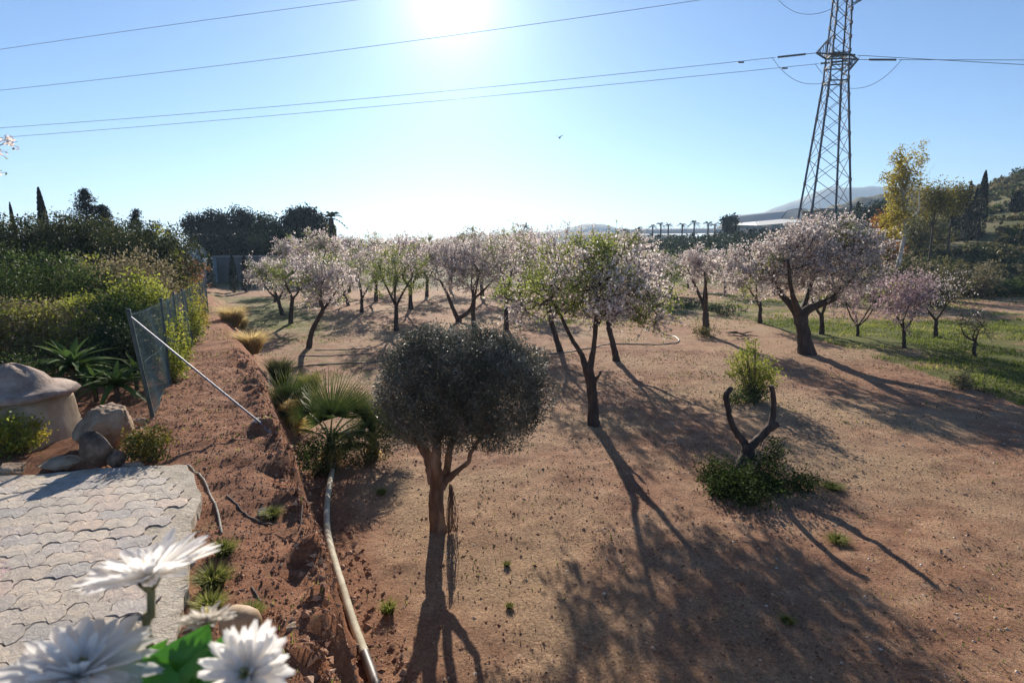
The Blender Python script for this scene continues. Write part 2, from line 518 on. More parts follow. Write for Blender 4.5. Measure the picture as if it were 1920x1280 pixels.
M['ground'] = ground_mat()


def paver_mat():
    m, nt, out = new_mat('paver_stone')
    oi = nt.nodes.new("ShaderNodeObjectInfo")
    c = ramp(nt, oi.outputs["Random"], [(0, (.50, .42, .335)), (.2, (.60, .50, .39)), (.4, (.44, .40, .36)), (.6, (.62, .47, .36)), (.8, (.52, .46, .41)), (1, (.66, .54, .40))])
    tc = nt.nodes.new("ShaderNodeTexCoord")
    g = nt.nodes.new("ShaderNodeNewGeometry")
    n = noise(nt, 7, 7, .75, g.outputs["Position"]); n2 = noise(nt, 26, 6, .8, g.outputs["Position"], .8)
    c = mixc(nt, 1.0, c, ramp(nt, n, [(.3, (.60, .56, .56)), (.5, (.95, .95, .95)), (.72, (1.22, 1.12, .98))]), 'MULTIPLY')
    c = mixc(nt, ramp(nt, n2, [(.52, (0, 0, 0)), (.7, (1, 1, 1))]), c, (.33, .29, .27))
    nt.links.new(pbsdf(nt, c, .6, 0, .35, mth(nt, 'ADD', n2, n), .9, .025), out.inputs[0])
    return m
M['paver'] = paver_mat()


def slab_mat():
    return solid('worn_mortar', [(.3, (.30, .25, .19)), (.5, (.48, .405, .31)), (.72, (.62, .54, .43))], 5, bstr=1.0, bdist=.03, bscale=24)
M['slab'] = slab_mat()

M['joint'] = solid('joint_sand', [(.3, (.05, .042, .036)), (.7, (.12, .10, .085))], 9)
# ---------------------------------------------------------------- terrain
EDGE = [(P(672, 1420, 1.3)), P(640, 1280, 1.3), P(618, 1120, 1.3), P(596, 1000, 1.3), P(552, 880, 1.3), P(520, 800, 1.3), P(492, 735, 1.28),
        P(470, 690, 1.2), P(440, 635, 1.0), P(412, 585, .75), P(395, 555, .5), P(388, 535, .3), P(385, 523, .15)]
EX = np.array([(e.x, e.y) for e in EDGE])
EX = np.vstack([[EX[0][0] + .6, EX[0][1] - 2.5], EX, [EX[-1][0] - 60, EX[-1][1] + 110]])
EZ = np.array([1.3] + [e.z for e in EDGE] + [.1])


def edge_dist(x, y):
    """signed distance to the top edge of the bank, positive on the orchard side, and the bank height there"""
    best = np.full(x.shape, 1e9); sg = np.zeros(x.shape); zz = np.zeros(x.shape)
    for i in range(len(EX) - 1):
        a, b = EX[i], EX[i + 1]; d = b - a; L2 = d.dot(d)
        t = np.clip(((x - a[0]) * d[0] + (y - a[1]) * d[1]) / L2, 0, 1)
        qx, qy = a[0] + t * d[0], a[1] + t * d[1]
        dd = np.hypot(x - qx, y - qy)
        s = np.sign((x - a[0]) * d[1] - (y - a[1]) * d[0])
        m = dd < best
        best = np.where(m, dd, best); sg = np.where(m, s, sg); zz = np.where(m, EZ[i] + t * (EZ[i + 1] - EZ[i]), zz)
    return best * sg, zz


RIDGE_A = [-.2, .05, .14, .2, .26, .5, .58, .66, .75, .87, 1.1, 1.6]
RIDGE_Z = [0, .3, 1.0, 3.4, 4.6, 6.9, 8.2, 10.5, 14.5, 20.5, 27, 30]


def H(x, y, detail=True):
    x = np.asarray(x, float); y = np.asarray(y, float)
    yy = np.maximum(y, 1.0)
    a = x / yy
    zr = np.interp(a, RIDGE_A, RIDGE_Z)
    d = np.hypot(x, y)
    t = np.clip((y - 52) / 80, 0, 1)
    prof = t ** 1.15
    h = zr * prof
    # terraces on the slope
    st = 1.5
    q = h / st; qf = q - np.floor(q)
    h2 = (np.floor(q) + sstep(.35, .75, qf)) * st
    h = np.where(h > .6, h * .35 + h2 * .65, h)
    h = h * (1 - .75 * sstep(150, 420, y) * (a < .55)) * (1 - .9 * sstep(500, 1200, d))
    s, zb = edge_dist(x, y)
    w = np.interp(y, [4, 6, 8, 11, 14], [.26, .32, .45, .7, .9]) + .2 * (fbm(x * .9, y * .9, 2, 5) - .4)
    sn = s + (fbm(x * 2.2, y * 2.2, 3, 9) - .35) * .26 * sstep(0, .8, zb)
    f = 1 - sstep(-.06, 1.0, sn / w)
    f = np.where(y > 90, 0, f)
    bank = zb * f
    if detail:
        near = 1 - sstep(20, 60, d)
        h = h + near * ((fbm(x * .35, y * .35, 3, 2) - .5) * .16 + (fbm(x * 2.5, y * 2.5, 3, 4) - .5) * .07 + (fbm(x * 4.7, y * 4.7, 2, 6) - .5) * .035)
        face = np.exp(-((sn - .0) / .33) ** 2) * zb * (s < .5 * w + .15)
        bank = bank + face * (fbm(x * 3.3, y * 3.3, 4, 11) - .5) * .36
        top = f * near
        bank = bank + top * ((fbm(x * 7, y * 7, 3, 13) - .5) * .07 + (fbm(x * 1.3, y * 1.3, 2, 23) - .5) * .10)
    # the orchard dips slightly towards the foot of the bank
    return h + bank


def Hs(x, y): return float(H(np.array([x]), np.array([y]))[0])


def PG(px, py, z0=0.0):
    """the point of the ground seen at photo pixel px, py"""
    p = P(px, py, z0)
    for _ in range(6): p = P(px, py, Hs(p.x, p.y))
    return p


def axis(lo, hi, c, dense, step, g):
    out = [c]
    v = c
    while v < hi:
        s = step if v < dense[1] else max(step, (v - dense[1]) * g + step)
        v += s; out.append(v)
    v = c; neg = []
    while v > lo:
        s = step if v > dense[0] else max(step, (dense[0] - v) * g + step)
        v -= s; neg.append(v)
    return np.array(neg[::-1] + out)


xs = axis(-2600, 2600, 0, (-6.5, 5.5), .085, .042)
ys = axis(-30, 3800, 3, (2.6, 13), .085, .028)
GX, GY = np.meshgrid(xs, ys)
GZ = H(GX, GY)
nx, ny = len(xs), len(ys)
idx = np.arange(nx * ny).reshape(ny, nx)
F = np.stack([idx[:-1, :-1], idx[:-1, 1:], idx[1:, 1:], idx[1:, :-1]], -1).reshape(-1, 4)
mb = MB(); mb.add(np.stack([GX, GY, GZ], -1).reshape(-1, 3), F)
ground = mb.build('ground', M['ground'], smooth=True)
tag(ground, kind='structure')

G_LINE = [P(1180, 566), P(1280, 588), P(1400, 590), P(1490, 625), P(1600, 652), P(1720, 690), P(1920, 752), P(2200, 850)]


def grass_w(x, y):
    lx = np.array([p.x for p in G_LINE]); ly = np.array([p.y for p in G_LINE])
    # boundary y as a function of x along the line (x grows while y falls)
    yb = np.interp(x, lx, ly)
    g = sstep(-3.0, 3.2, y - yb + (fbm(x * .5, y * .5, 3, 61) - .5) * 5) * (x > 3)
    a = x / np.maximum(y, 1)
    far = 1 - sstep(27, 34, y - .0 * x) * (1 - .45 * (fbm(x * .12, y * .25, 3, 21) > .48))
    g = g * far * np.clip(.55 + 1.3 * (fbm(x * .22, y * .4, 3, 77) - .35), .25, 1)
    # weeds on the left of the orchard, along the foot of the bank
    s, zb = edge_dist(x, y)
    g2 = .48 * np.exp(-((s - 3.0) / 3.0) ** 2) * sstep(9, 15, y) * (1 - sstep(38, 55, y))
    g3 = .58 * sstep(22, 30, y) * (1 - sstep(45, 55, y)) * (np.abs(x) < 30) * fbm(x * .2, y * .3, 3, 31)
    g4 = .30 * np.exp(-((s + .9) / .5) ** 2) * (y < 7)
    return np.clip(g + g2 + g3 + g4, 0, 1)


def setattr_(me, name, val):
    a = me.attributes.new(name, 'FLOAT', 'POINT'); a.data.foreach_set('value', np.asarray(val, np.float32).ravel())


S_, ZB_ = edge_dist(GX, GY)
setattr_(ground.data, 'grass', grass_w(GX, GY))
setattr_(ground.data, 'red', np.clip((1 - sstep(.2, 1.4, S_)) * (GY < 60) * .85 + .12, 0, 1))
setattr_(ground.data, 'hill', sstep(48, 62, GY) * (1 - .3 * sstep(400, 900, GY)))

# the sea far behind the plain
mb = MB(); mb.add([(-4500, 2000, 1.0), (2600, 2000, 1.0), (2600, 8500, 1.0), (-4500, 8500, 1.0)], [(0, 1, 2, 3)])
msea, nt, out = new_mat('sea_water')
nt.links.new(pbsdf(nt, (.05, .11, .16), .35, 0, .5, noise(nt, .02), .3, 2), out.inputs[0])
tag(mb.build('sea', msea), kind='structure')


def ridge(name, prof, Y, depth, mat, label=None, seed=0, rough=.06):
    """a hill as a height field: prof = [(photo x, photo y of the skyline)...] at distance Y"""
    pts = [PD(px, py, Y) for px, py in prof]
    X = np.array([p.x for p in pts]); Z = np.array([p.z for p in pts])
    n = 120; u = np.linspace(X[0], X[-1], n); zt = np.interp(u, X, Z)
    m = 26; vv = np.linspace(-1, 1, m)
    UX, VV = np.meshgrid(u, vv)
    amp = (Z.max())
    prof_ = np.cos(VV * math.pi / 2) ** 1.2
    ZZ = (zt[None] + 2) * prof_ * (1 - .22 * (1 - prof_) * fbm(UX / depth * 5, VV * 3, 3, seed)) + (fbm(UX / depth * 9, VV * 6, 4, seed) - .5) * amp * rough * (prof_ > .02) - 2
    # gullies
    YY = Y + VV * depth * (1 - .25 * fbm(UX / depth * 2.5, VV * 0, 3, seed + 4))
    i = np.arange(n * m).reshape(m, n)
    F = np.stack([i[:-1, :-1], i[:-1, 1:], i[1:, 1:], i[1:, :-1]], -1).reshape(-1, 4)
    b = MB(); b.add(np.stack([UX, YY, ZZ], -1).reshape(-1, 3), F)
    o = b.build(name, mat, smooth=True); tag(o, label, kind='structure')
    return o


ridge('mountain', [(1360, 440), (1440, 396), (1500, 374), (1520, 362), (1545, 353), (1560, 348), (1580, 354), (1610, 350), (1650, 352), (1720, 350), (1800, 356), (1900, 372), (2100, 420), (2250, 450)], 1600, 290, M['mountain'], seed=3)
ridge('distant_hill', [(960, 450), (1000, 436), (1040, 432), (1080, 424), (1100, 419), (1130, 420), (1155, 427), (1200, 434), (1280, 440), (1380, 452)], 1250, 170, M['mountain'], seed=8)
ridge('low_hills', [(780, 456), (850, 444), (880, 440), (940, 438), (1000, 441), (1060, 436), (1150, 436), (1220, 436), (1300, 446)], 700, 90, M['far_hill'], seed=18)
ridge('wooded_hill', [(1330, 446), (1370, 412), (1420, 404), (1480, 398), (1530, 398), (1570, 384), (1600, 376), (1640, 366), (1700, 360), (1800, 356), (1950, 350), (2100, 370)], 330, 60, M['far_hill'], seed=28, rough=.10)

# ---------------------------------------------------------------- tree builders
def branchy(mb, tubes, crown, natt, rng, rtip=.006, rmax=.06, step=.22, bias=.35, power=.45, mat=0, seed_from=.55, jit=.06, sides=4):
    """limbs as continuous tubes, then branches grown from them into the crown"""
    seeds = []
    for t in tubes:
        sp = smooth_path(t, 5, .012)
        tube(mb, sp[:, :3], np.abs(sp[:, 3]), 9, rng.random(), mat, .22)
        k = int(len(sp) * seed_from)
        seeds += [tuple(q[:3]) for q in sp[k:]]
    att, _, _ = ellsample(crown, natt, rng, power)
    N, par, cnt, tips = grow(seeds, att, rng, step, jit, bias)
    ch = np.where(par >= 0)[0]
    rr = np.minimum(rtip * cnt ** .46, rmax)
    pr = par[ch]
    ra = np.where(par[pr] >= 0, rr[pr], rr[ch])
    prisms(mb, N[pr], N[ch], np.minimum(ra, rr[ch] * 1.6), rr[ch], sides, rng.random(len(ch)), mat)
    return N, par, tips, ch


def almond_geo(tubes, crown, natt=260, ntw=4, nbl=9, size=.045, green=.3, seed=1, twl=.42, rtip=.005, dens=1.0, blossom='blossom', green_pts=None, up=.5, twigr=.0048):
    rng = np.random.default_rng(seed)
    wood = MB()
    N, par, tips, ch = branchy(wood, tubes, crown, natt, rng, rtip=rtip)
    cen = np.average(np.array(crown)[:, :3], axis=0, weights=np.prod(np.array(crown)[:, 3:6], axis=1))
    T = N[rng.choice(np.concatenate([tips, tips, ch[len(ch) // 3:]]), natt * ntw)]
    D = runit(len(T), rng) * .75 + (T - cen) * .25; D[:, 2] += up * .6
    D /= np.linalg.norm(D, axis=1)[:, None]
    L = twl * (.4 + .9 * rng.random(len(T)))
    E = T + D * L[:, None]
    cr = MB()
    prisms(cr, T, E, twigr, twigr * .5, 3, rng.random(len(T)), 2)
    k = nbl
    t = rng.random((len(T), k, 1)) ** .8
    C = (T[:, None] + (E - T)[:, None] * t).reshape(-1, 3) + rng.normal(size=(len(T) * k, 3)) * .022 * (size / .045)
    # green shoots cluster in parts of the crown
    f = fbm(C[:, 0] * 1.1 + seed, C[:, 2] * 1.3 + C[:, 1] * .7, 3, seed)
    lo = np.quantile(f, 1 - green) if green > 0 else 9
    isg = (f + rng.normal(size=len(f)) * .07 > lo)
    keep = rng.random(len(C)) < dens
    a = ~isg & keep; b = isg & keep
    leaves(cr, C[a], size, .95, rng.random(a.sum()), 0, None, rng)
    leaves(cr, C[b], size * 1.25, .5, rng.random(b.sum()), 1, (0, 0, .5), rng)
    return wood, cr, blossom


def almond(base, label, group, wood, cr, blossom, name='almond_tree', cat='almond tree', rz=0):
    o = thing(name, base, label, cat, group, rz)
    wood.build('trunk', M['bark'], o, smooth=True)
    cr.build('crown', [M[blossom], M['young_leaf'], M['twig']], o)
    return o


ORCH = 'blossoming almond trees of the orchard'


def gpt(px, py):
    p = PG(px, py); return Vector((p.x, p.y, p.z - .03))


def rel(base, px, py, dy=0.0):
    """local point: seen at photo pixel px, py, at the base's distance plus dy"""
    q = PD(px, py, base.y + dy); return (q.x - base.x, dy, q.z - base.z)


def rel4(base, px, py, r, dy=0.0): return (*rel(base, px, py, dy), r)


# nearest almond, beside the round-headed tree
b = gpt(1113, 797)
tb = [[rel4(b, 1113, 800, .15), rel4(b, 1112, 760, .12, .02), rel4(b, 1108, 715, .115, 0), rel4(b, 1102, 690, .12, 0)],
      [rel4(b, 1103, 700, .105), rel4(b, 1090, 665, .06, .1), rel4(b, 1072, 635, .05, .2), rel4(b, 1055, 600, .038, .3), rel4(b, 1035, 560, .028, .35)],
      [rel4(b, 1103, 700, .105), rel4(b, 1112, 660, .062, 0), rel4(b, 1117, 610, .052, -.05), rel4(b, 1118, 575, .045, -.1), rel4(b, 1124, 540, .034, -.1)],
      [rel4(b, 1110, 718, .06), rel4(b, 1122, 705, .035, -.1), rel4(b, 1127, 695, .02, -.12)],
      [rel4(b, 1115, 615, .045), rel4(b, 1150, 570, .036, .3), rel4(b, 1185, 545, .025, .5), rel4(b, 1215, 540, .015, .5)]]
c1 = rel(b, 1112, 530)
cr1 = [(c1[0], 0, c1[2] + .05, 1.5, 1.4, .85), (c1[0] - 1.4, .1, c1[2] - .42, .85, .9, .45), (c1[0] + 1.25, .1, c1[2] - .5, .75, .85, .6), (c1[0] + .1, 0, c1[2] + .55, 1.1, .95, .55), (c1[0] + .9, -.1, c1[2] - .75, .6, .7, .3), (c1[0] - .4, 1.2, c1[2] - .25, 1.1, .9, .6), (c1[0] + .5, 1.3, c1[2] - .2, 1.1, .9, .6), (c1[0], -1.1, c1[2] - .1, 1.1, .8, .55), (c1[0] - .1, 0, c1[2] - .5, 1.1, .9, .4)]
T1 = almond(b, 'near almond with forked reddish trunk, blossom and green leaves, beside the round-headed tree', ORCH,
            *almond_geo(tb, cr1, 680, 4, 9, .046, .56, 11, .38))

# great spreading almond on the right
b = gpt(1511, 663)
tb = [[rel4(b, 1512, 667, .34), rel4(b, 1507, 630, .25), rel4(b, 1502, 600, .24), rel4(b, 1500, 585, .27)],
      [rel4(b, 1500, 590, .2), rel4(b, 1480, 568, .13, .2), rel4(b, 1462, 548, .10, .4), rel4(b, 1448, 520, .07, .5), rel4(b, 1420, 500, .045, .6)],
      [rel4(b, 1500, 590, .2), rel4(b, 1525, 575, .14, -.2), rel4(b, 1558, 562, .12, -.4), rel4(b, 1572, 545, .09, -.5), rel4(b, 1600, 520, .05, -.6)],
      [rel4(b, 1499, 590, .16), rel4(b, 1488, 560, .09, -.6), rel4(b, 1482, 530, .07, -.9), rel4(b, 1478, 490, .04, -1.1)],
      [rel4(b, 1502, 590, .16), rel4(b, 1512, 560, .09, .6), rel4(b, 1522, 530, .07, 1.0), rel4(b, 1540, 490, .04, 1.3)]]
c1 = rel(b, 1545, 485)
cr2 = [(c1[0], 0, c1[2], 2.1, 2.1, 1.35), (c1[0] - 2.3, .2, c1[2] - .5, 1.45, 1.4, .95), (c1[0] - 1.3, .2, c1[2] - .1, 1.4, 1.4, 1.1), (c1[0] + .2, 0, c1[2] + .75, 1.45, 1.3, .75), (c1[0] + 1.35, .2, c1[2] - .6, 1.0, 1.1, .75)]
T13 = almond(b, 'largest almond tree, broad pink-white crown on a thick dark trunk, in front of the pylon', ORCH,
             *almond_geo(tb, cr2, 760, 5, 10, .062, .07, 13, .45, rtip=.006))


def quick(px, py, top, x0, x1, bot, label, fork=None, lean=0, green=.25, seed=1, size=.06, natt=170, blossom='blossom', dens=1.0, ntw=4, nbl=8, r=.11, twl=.4, group=ORCH, xf=None, up=.5, limbs=3):
    """an almond from photo measures: base, top of crown, sides, lower edge of crown, fork height"""
    rng = np.random.default_rng(seed + 99)
    b = gpt(px, py)
    fork = fork if fork else py - (py - bot) * .75
    xf = xf if xf else px + lean
    W = (x1 - x0) / FPX * b.y * .5 * 1.1
    C = rel(b, (x0 + x1) / 2, (top + bot) / 2)
    Hh = abs(rel(b, px, top)[2] - rel(b, px, bot)[2]) * .5
    fk = rel(b, xf, fork)
    tb = [[(0, 0, -.05, r * 1.25), (fk[0] * .4 + rng.normal() * .03, 0, fk[2] * .45, r * .95), (*fk, r * .85)]]
    for i in range(limbs):
        a = i / limbs * 2 * math.pi + rng.random() * .8
        e = (C[0] + math.cos(a) * W * .55, math.sin(a) * W * .5, C[2] - Hh * .1)
        mid = (fk[0] * .55 + e[0] * .45 + rng.normal() * .08, e[1] * .45, fk[2] * .6 + e[2] * .4 - .02)
        tb.append([(*fk[:3], r * .6), (*mid, r * .45), (*e, r * .22)])
    crown = [(C[0], 0, C[2], W, W * .9, Hh), (C[0] + rng.normal() * .3 * W, 0, C[2] + Hh * .35, W * .65, W * .6, Hh * .75),
             (C[0] - W * .4, 0, C[2] - Hh * .2, W * .6, W * .6, Hh * .7), (C[0] + W * .4, 0, C[2] - Hh * .1, W * .6, W * .6, Hh * .75)]
    return almond(b, label, group, *almond_geo(tb, crown, natt, ntw, nbl, size, green, seed, twl, dens=dens, blossom=blossom, up=up))


quick(1052, 661, 425, 955, 1120, 600, 'dark leaning almond trunk just left behind the near forked almond, crown merging with it', fork=600, xf=1032, green=.15, seed=21, natt=260, size=.055, twl=.5)
quick(1157, 676, 440, 1070, 1240, 590, 'almond tree with curved trunk close behind the near forked almond on its right', fork=612, xf=1141, green=.2, seed=22, natt=260, size=.055, twl=.5)
b = gpt(860, 603)
tb = [[(0, 0, -.05, .2), rel4(b, 860, 597, .16), rel4(b, 858, 594, .15)],
      [rel4(b, 858, 598, .13), rel4(b, 848, 575, .1, .1), rel4(b, 838, 550, .08, .2), rel4(b, 825, 525, .05, .3)],
      [rel4(b, 858, 598, .13), rel4(b, 875, 587, .11, -.1), rel4(b, 886, 572, .09, -.2), rel4(b, 888, 540, .06, -.3), rel4(b, 900, 515, .04, -.3)]]
c1 = rel(b, 850, 500)
almond(b, 'almond tree forking low in a V just behind the top of the round-headed tree', ORCH,
       *almond_geo(tb, [(c1[0], 0, c1[2], 1.95, 1.7, 1.25), (c1[0] - .5, 0, c1[2] + .5, 1.2, 1.1, .9), (c1[0] + .8, 0, c1[2] + .4, 1.0, 1.1, .9)], 340, 5, 8, .06, .06, 31, .5))
quick(889, 612, 438, 850, 960, 565, 'almond tree with straight dark trunk right beside the low-forking V almond', fork=560, green=.12, seed=23, natt=230, twl=.5)
quick(950, 618, 430, 905, 1010, 560, 'almond trunk seen between the round-headed tree and the near forked almond', fork=560, green=.3, seed=24, natt=230, twl=.5)
quick(743, 620, 466, 684, 800, 560, 'almond tree with bright green leafy crown and straight trunk, left of the round-headed tree', fork=575, green=.85, seed=25, natt=220)
quick(578, 652, 478, 560, 655, 580, 'almond tree with long trunk leaning right, nearest of the left orchard', fork=580, xf=606, green=.2, seed=26, natt=210, r=.10)
quick(545, 606, 482, 508, 600, 560, 'slim almond tree behind and left of the leaning almond', fork=560, xf=548, green=.4, seed=27, natt=170, size=.065)
quick(531, 590, 480, 465, 555, 545, 'leftmost almond tree in the orchard with greenish white crown, near the small cypresses', fork=562, xf=522, green=.45, seed=28, natt=180, size=.065)
quick(678, 586, 472, 636, 722, 550, 'almond tree with two spreading limbs between the leaning and the leafy green almonds', fork=560, green=.2, seed=29, natt=170, size=.065)
quick(654, 573, 474, 612, 672, 545, 'small almond tree with kinked trunk behind the leaning almond', fork=552, xf=645, green=.1, seed=30, natt=140, size=.07)
quick(516, 566, 486, 480, 535, 545, 'far almond tree with short trunk behind the leftmost almond', green=.2, seed=32, natt=120, size=.08)
quick(1323, 628, 466, 1278, 1352, 545, 'almond tree with forked bare limbs and small pale crown, standing in dark weeds', fork=585, green=.05, seed=33, natt=150, size=.06, r=.16, limbs=3)
quick(1426, 606, 492, 1385, 1450, 565, 'small almond tree under the left edge of the largest almond', fork=578, green=.45, seed=34, natt=110, size=.07)
quick(1540, 626, 520, 1510, 1570, 580, 'dark thin almond trunk standing behind the largest almond', green=.1, seed=35, natt=60, size=.07)
quick(1608, 630, 500, 1556, 1672, 600, 'low pink almond tree with several thin stems beside the largest almond', fork=612, green=.08, seed=36, natt=200, size=.055, blossom='blossom_pink', r=.07, limbs=4)
quick(1695, 652, 515, 1652, 1735, 612, 'small almond tree with the brightest pink blossom, on the grass right of the largest almond', fork=618, green=.02, seed=37, natt=190, size=.055, blossom='blossom_pink', r=.07)
quick(1755, 632, 505, 1712, 1815, 592, 'nearly bare almond tree with dark trunk on the grass, right of the bright pink almond', fork=600, green=.3, seed=38, natt=180, size=.05, dens=.22, r=.09)
quick(1829, 668, 570, 1792, 1858, 650, 'bare leafless young tree on the grass at the far right', fork=640, green=.4, seed=39, natt=90, size=.045, dens=.05, r=.06)
quick(1360, 552, 470, 1325, 1390, 530, 'far almond tree between the weedy forked almond and the largest almond', green=.25, seed=40, natt=110, size=.08)
quick(1258, 560, 474, 1215, 1295, 545, 'greenish almond tree just right of the near forked almond crown, farther off', green=.6, seed=41, natt=130, size=.08)
quick(1236, 548, 468, 1200, 1250, 530, 'far pale almond tree behind the greenish almond', green=.1, seed=42, natt=100, size=.09)
quick(1290, 540, 470, 1262, 1318, 522, 'small far almond tree left of the weedy forked almond', green=.1, seed=43, natt=90, size=.09)
# the rest of the orchard behind, standing in rows: copies of three builds
protos = []
for k in range(3):
    wood, cr, bl = almond_geo([[(0, 0, -.05, .15), (.05, 0, .7, .11), (.1, 0, 1.2, .11)], [(.1, 0, 1.2, .08), (.5, .3, 2, .05), (.9, .5, 2.6, .03)],
                               [(.1, 0, 1.2, .08), (-.5, .2, 2, .05), (-.9, .3, 2.7, .03)], [(.1, 0, 1.2, .08), (.1, -.5, 2.1, .05), (.1, -.8, 2.8, .03)]],
                              [(0, 0, 2.9, 1.8, 1.8, 1.15), (.5, .3, 3.4, 1.1, 1.1, .9)], 150, 4, 8, .085, (.15, .35, .05)[k], 60 + k, .5)
    protos.append((wood.mesh('trunk', M['bark'], True), cr.mesh('crown', [M['blossom'], M['young_leaf'], M['twig']])))
rowspots = [(600, 560, 'far almond tree showing between two left trunks'), (705, 565, 'far almond tree behind the two-limbed almond'), (770, 580, 'almond tree just right of the leafy green almond'),
            (800, 556, 'almond tree left behind the low-forking V almond'), (905, 560, 'almond tree hidden behind the straight dark-trunked almond'), (975, 575, 'almond tree with its crown high behind the middle of the orchard'),
            (1015, 556, 'far almond tree behind the leaning dark trunk'), (1090, 566, 'far almond tree behind the near forked almond crown'), (1180, 556, 'far almond tree behind the right side of the near forked crown'),
            (845, 545, 'far almond tree in the back row, left of centre'), (940, 543, 'far almond tree in the back row at the centre'), (1050, 543, 'far almond tree in the back row, right of centre'),
            (1135, 543, 'far almond tree at the right end of the back row'), (740, 545, 'far almond tree in the back row behind the leafy green almond'), (655, 548, 'far almond tree in the back row behind the small kinked almond'),
            (560, 545, 'far almond tree at the left end of the back row'), (1450, 552, 'far almond tree behind the left part of the largest crown'), (1590, 560, 'far almond tree behind the right part of the largest crown')]
for i, (px, py, lb) in enumerate(rowspots):
    g = gpt(px, py)
    tr, cm = protos[i % 3]
    o = thing('almond_tree', g, lb, 'almond tree', ORCH, R.random() * 6)
    s = 1.02 + .28 * R.random(); o.scale = (s, s, s)
    link('trunk', tr, o); link('crown', cm, o)


# ---------------------------------------------------------------- the round-headed olive-like tree
b = gpt(824, 990)
rng = np.random.default_rng(5)
wood = MB()
tb = [[rel4(b, 823, 1000, .135), rel4(b, 818, 960, .112), rel4(b, 818, 915, .10), rel4(b, 822, 895, .10)],
      [rel4(b, 816, 905, .105), rel4(b, 808, 872, .09, .05), rel4(b, 800, 850, .075, .05), rel4(b, 775, 815, .055, .1), rel4(b, 745, 780, .04, .1), rel4(b, 735, 740, .03, .1)],
      [rel4(b, 822, 905, .10), rel4(b, 818, 870, .075, -.1), rel4(b, 820, 820, .06, -.1), rel4(b, 835, 770, .04, -.1)],
      [rel4(b, 825, 915, .08), rel4(b, 838, 880, .055, .1), rel4(b, 844, 840, .05, .15), rel4(b, 860, 790, .04, .2)],
      [rel4(b, 832, 905, .06), rel4(b, 860, 880, .038, 0), rel4(b, 878, 865, .034, 0), rel4(b, 884, 845, .03, 0), rel4(b, 910, 810, .025, .0)]]
cc = rel(b, 868, 726)
crn = [(cc[0], 0, cc[2] - .02, 1.15, 1.05, .85), (cc[0] - .5, 0, cc[2] - .02, .72, .8, .80), (cc[0] + .56, .0, cc[2] - .04, .72, .8, .82), (cc[0] + .02, 0, cc[2] + .32, .9, .85, .60), (cc[0] - .25, 0, cc[2] - .35, .7, .7, .5)]
N, par, tips, ch = branchy(wood, tb, [tuple(list(e[:3]) + [v * .85 for v in e[3:]]) for e in crn], 300, rng, rtip=.004, rmax=.03, step=.12)
tree = thing('round_headed_tree', b, 'clipped evergreen tree with dense dark grey-green round head on a forked brown trunk', 'tree')
wood.build('trunk', M['olive_bark'], tree, smooth=True)
cr = MB()
n = 86000
C, ii, dd = ellsample(crn, n, rng, .22)
lump = fbm(C[:, 0] * 3.5 + 4, C[:, 2] * 3.5 + C[:, 1] * 2.5, 3, 3)
C = C + dd * ((lump - .5) * .34)[:, None]
keepm = C[:, 2] > cc[2] - .98 + .12 * lump
C = C[keepm]; dd = dd[keepm]
leaves(cr, C, .040, .38, np.clip(fbm(C[:, 0] * 5, C[:, 2] * 5 + C[:, 1] * 3, 2, 8) * .7 - .1 + .5 * rng.random(len(C)), 0, 1), 0, dd * .6 + np.array([0, 0, .3]), rng)
tw = rng.choice(len(C), 1800)
prisms(cr, C[tw] - dd[tw] * .25, C[tw] + dd[tw] * .06, .0025, .0012, 3, .5, 1)
cr.build('crown', [M['olive_leaf'], M['twig']], tree)
hang = MB()
for k in range(34):
    x0 = rel(b, 842 + R.random() * 10, 905 + R.random() * 30)
    x1 = rel(b, 838 + R.random() * 22, 985 + R.random() * 30)
    q = smooth_path([(x0[0], x0[1], x0[2]), ((x0[0] + x1[0]) / 2 + R.normal() * .03, -.05 - R.random() * .1, (x0[2] + x1[2]) / 2), (x1[0], -.04 - R.random() * .12, max(x1[2], .03))], 4)
    tube(hang, q, .0045, 4)
hang.build('dry_shoot', M['olive_bark'], tree)

# ---------------------------------------------------------------- shrubs, hedges
def cloud(mb, ells, n, size, rng, aspect=.5, mat=0, clump=18, spread=.13, power=.3, up=(0, 0, .4), tintlo=0, tinthi=1, zmin=None, lump=.3, freq=1.0):
    nc = max(3, n // clump)
    C, ii, dd = ellsample(ells, nc, rng, power)
    ev = np.array(ells)[ii, 3:6]
    lm = fbm(C[:, 0] * freq + 7.7, C[:, 2] * freq + C[:, 1] * .8 * freq, 3, int(rng.integers(50)))
    C = C + dd * ev * ((lm - .5) * lump * 2)[:, None]
    K = np.repeat(C, clump, axis=0) + rng.normal(size=(nc * clump, 3)) * spread
    tn = np.clip(np.repeat(rng.random(nc), clump) * .6 + rng.random(nc * clump) * .4, 0, 1) * (tinthi - tintlo) + tintlo
    if zmin is not None:
        k = K[:, 2] > zmin; K = K[k]; tn = tn[k]
    leaves(mb, K, size, aspect, tn, mat, up, rng)
    return C


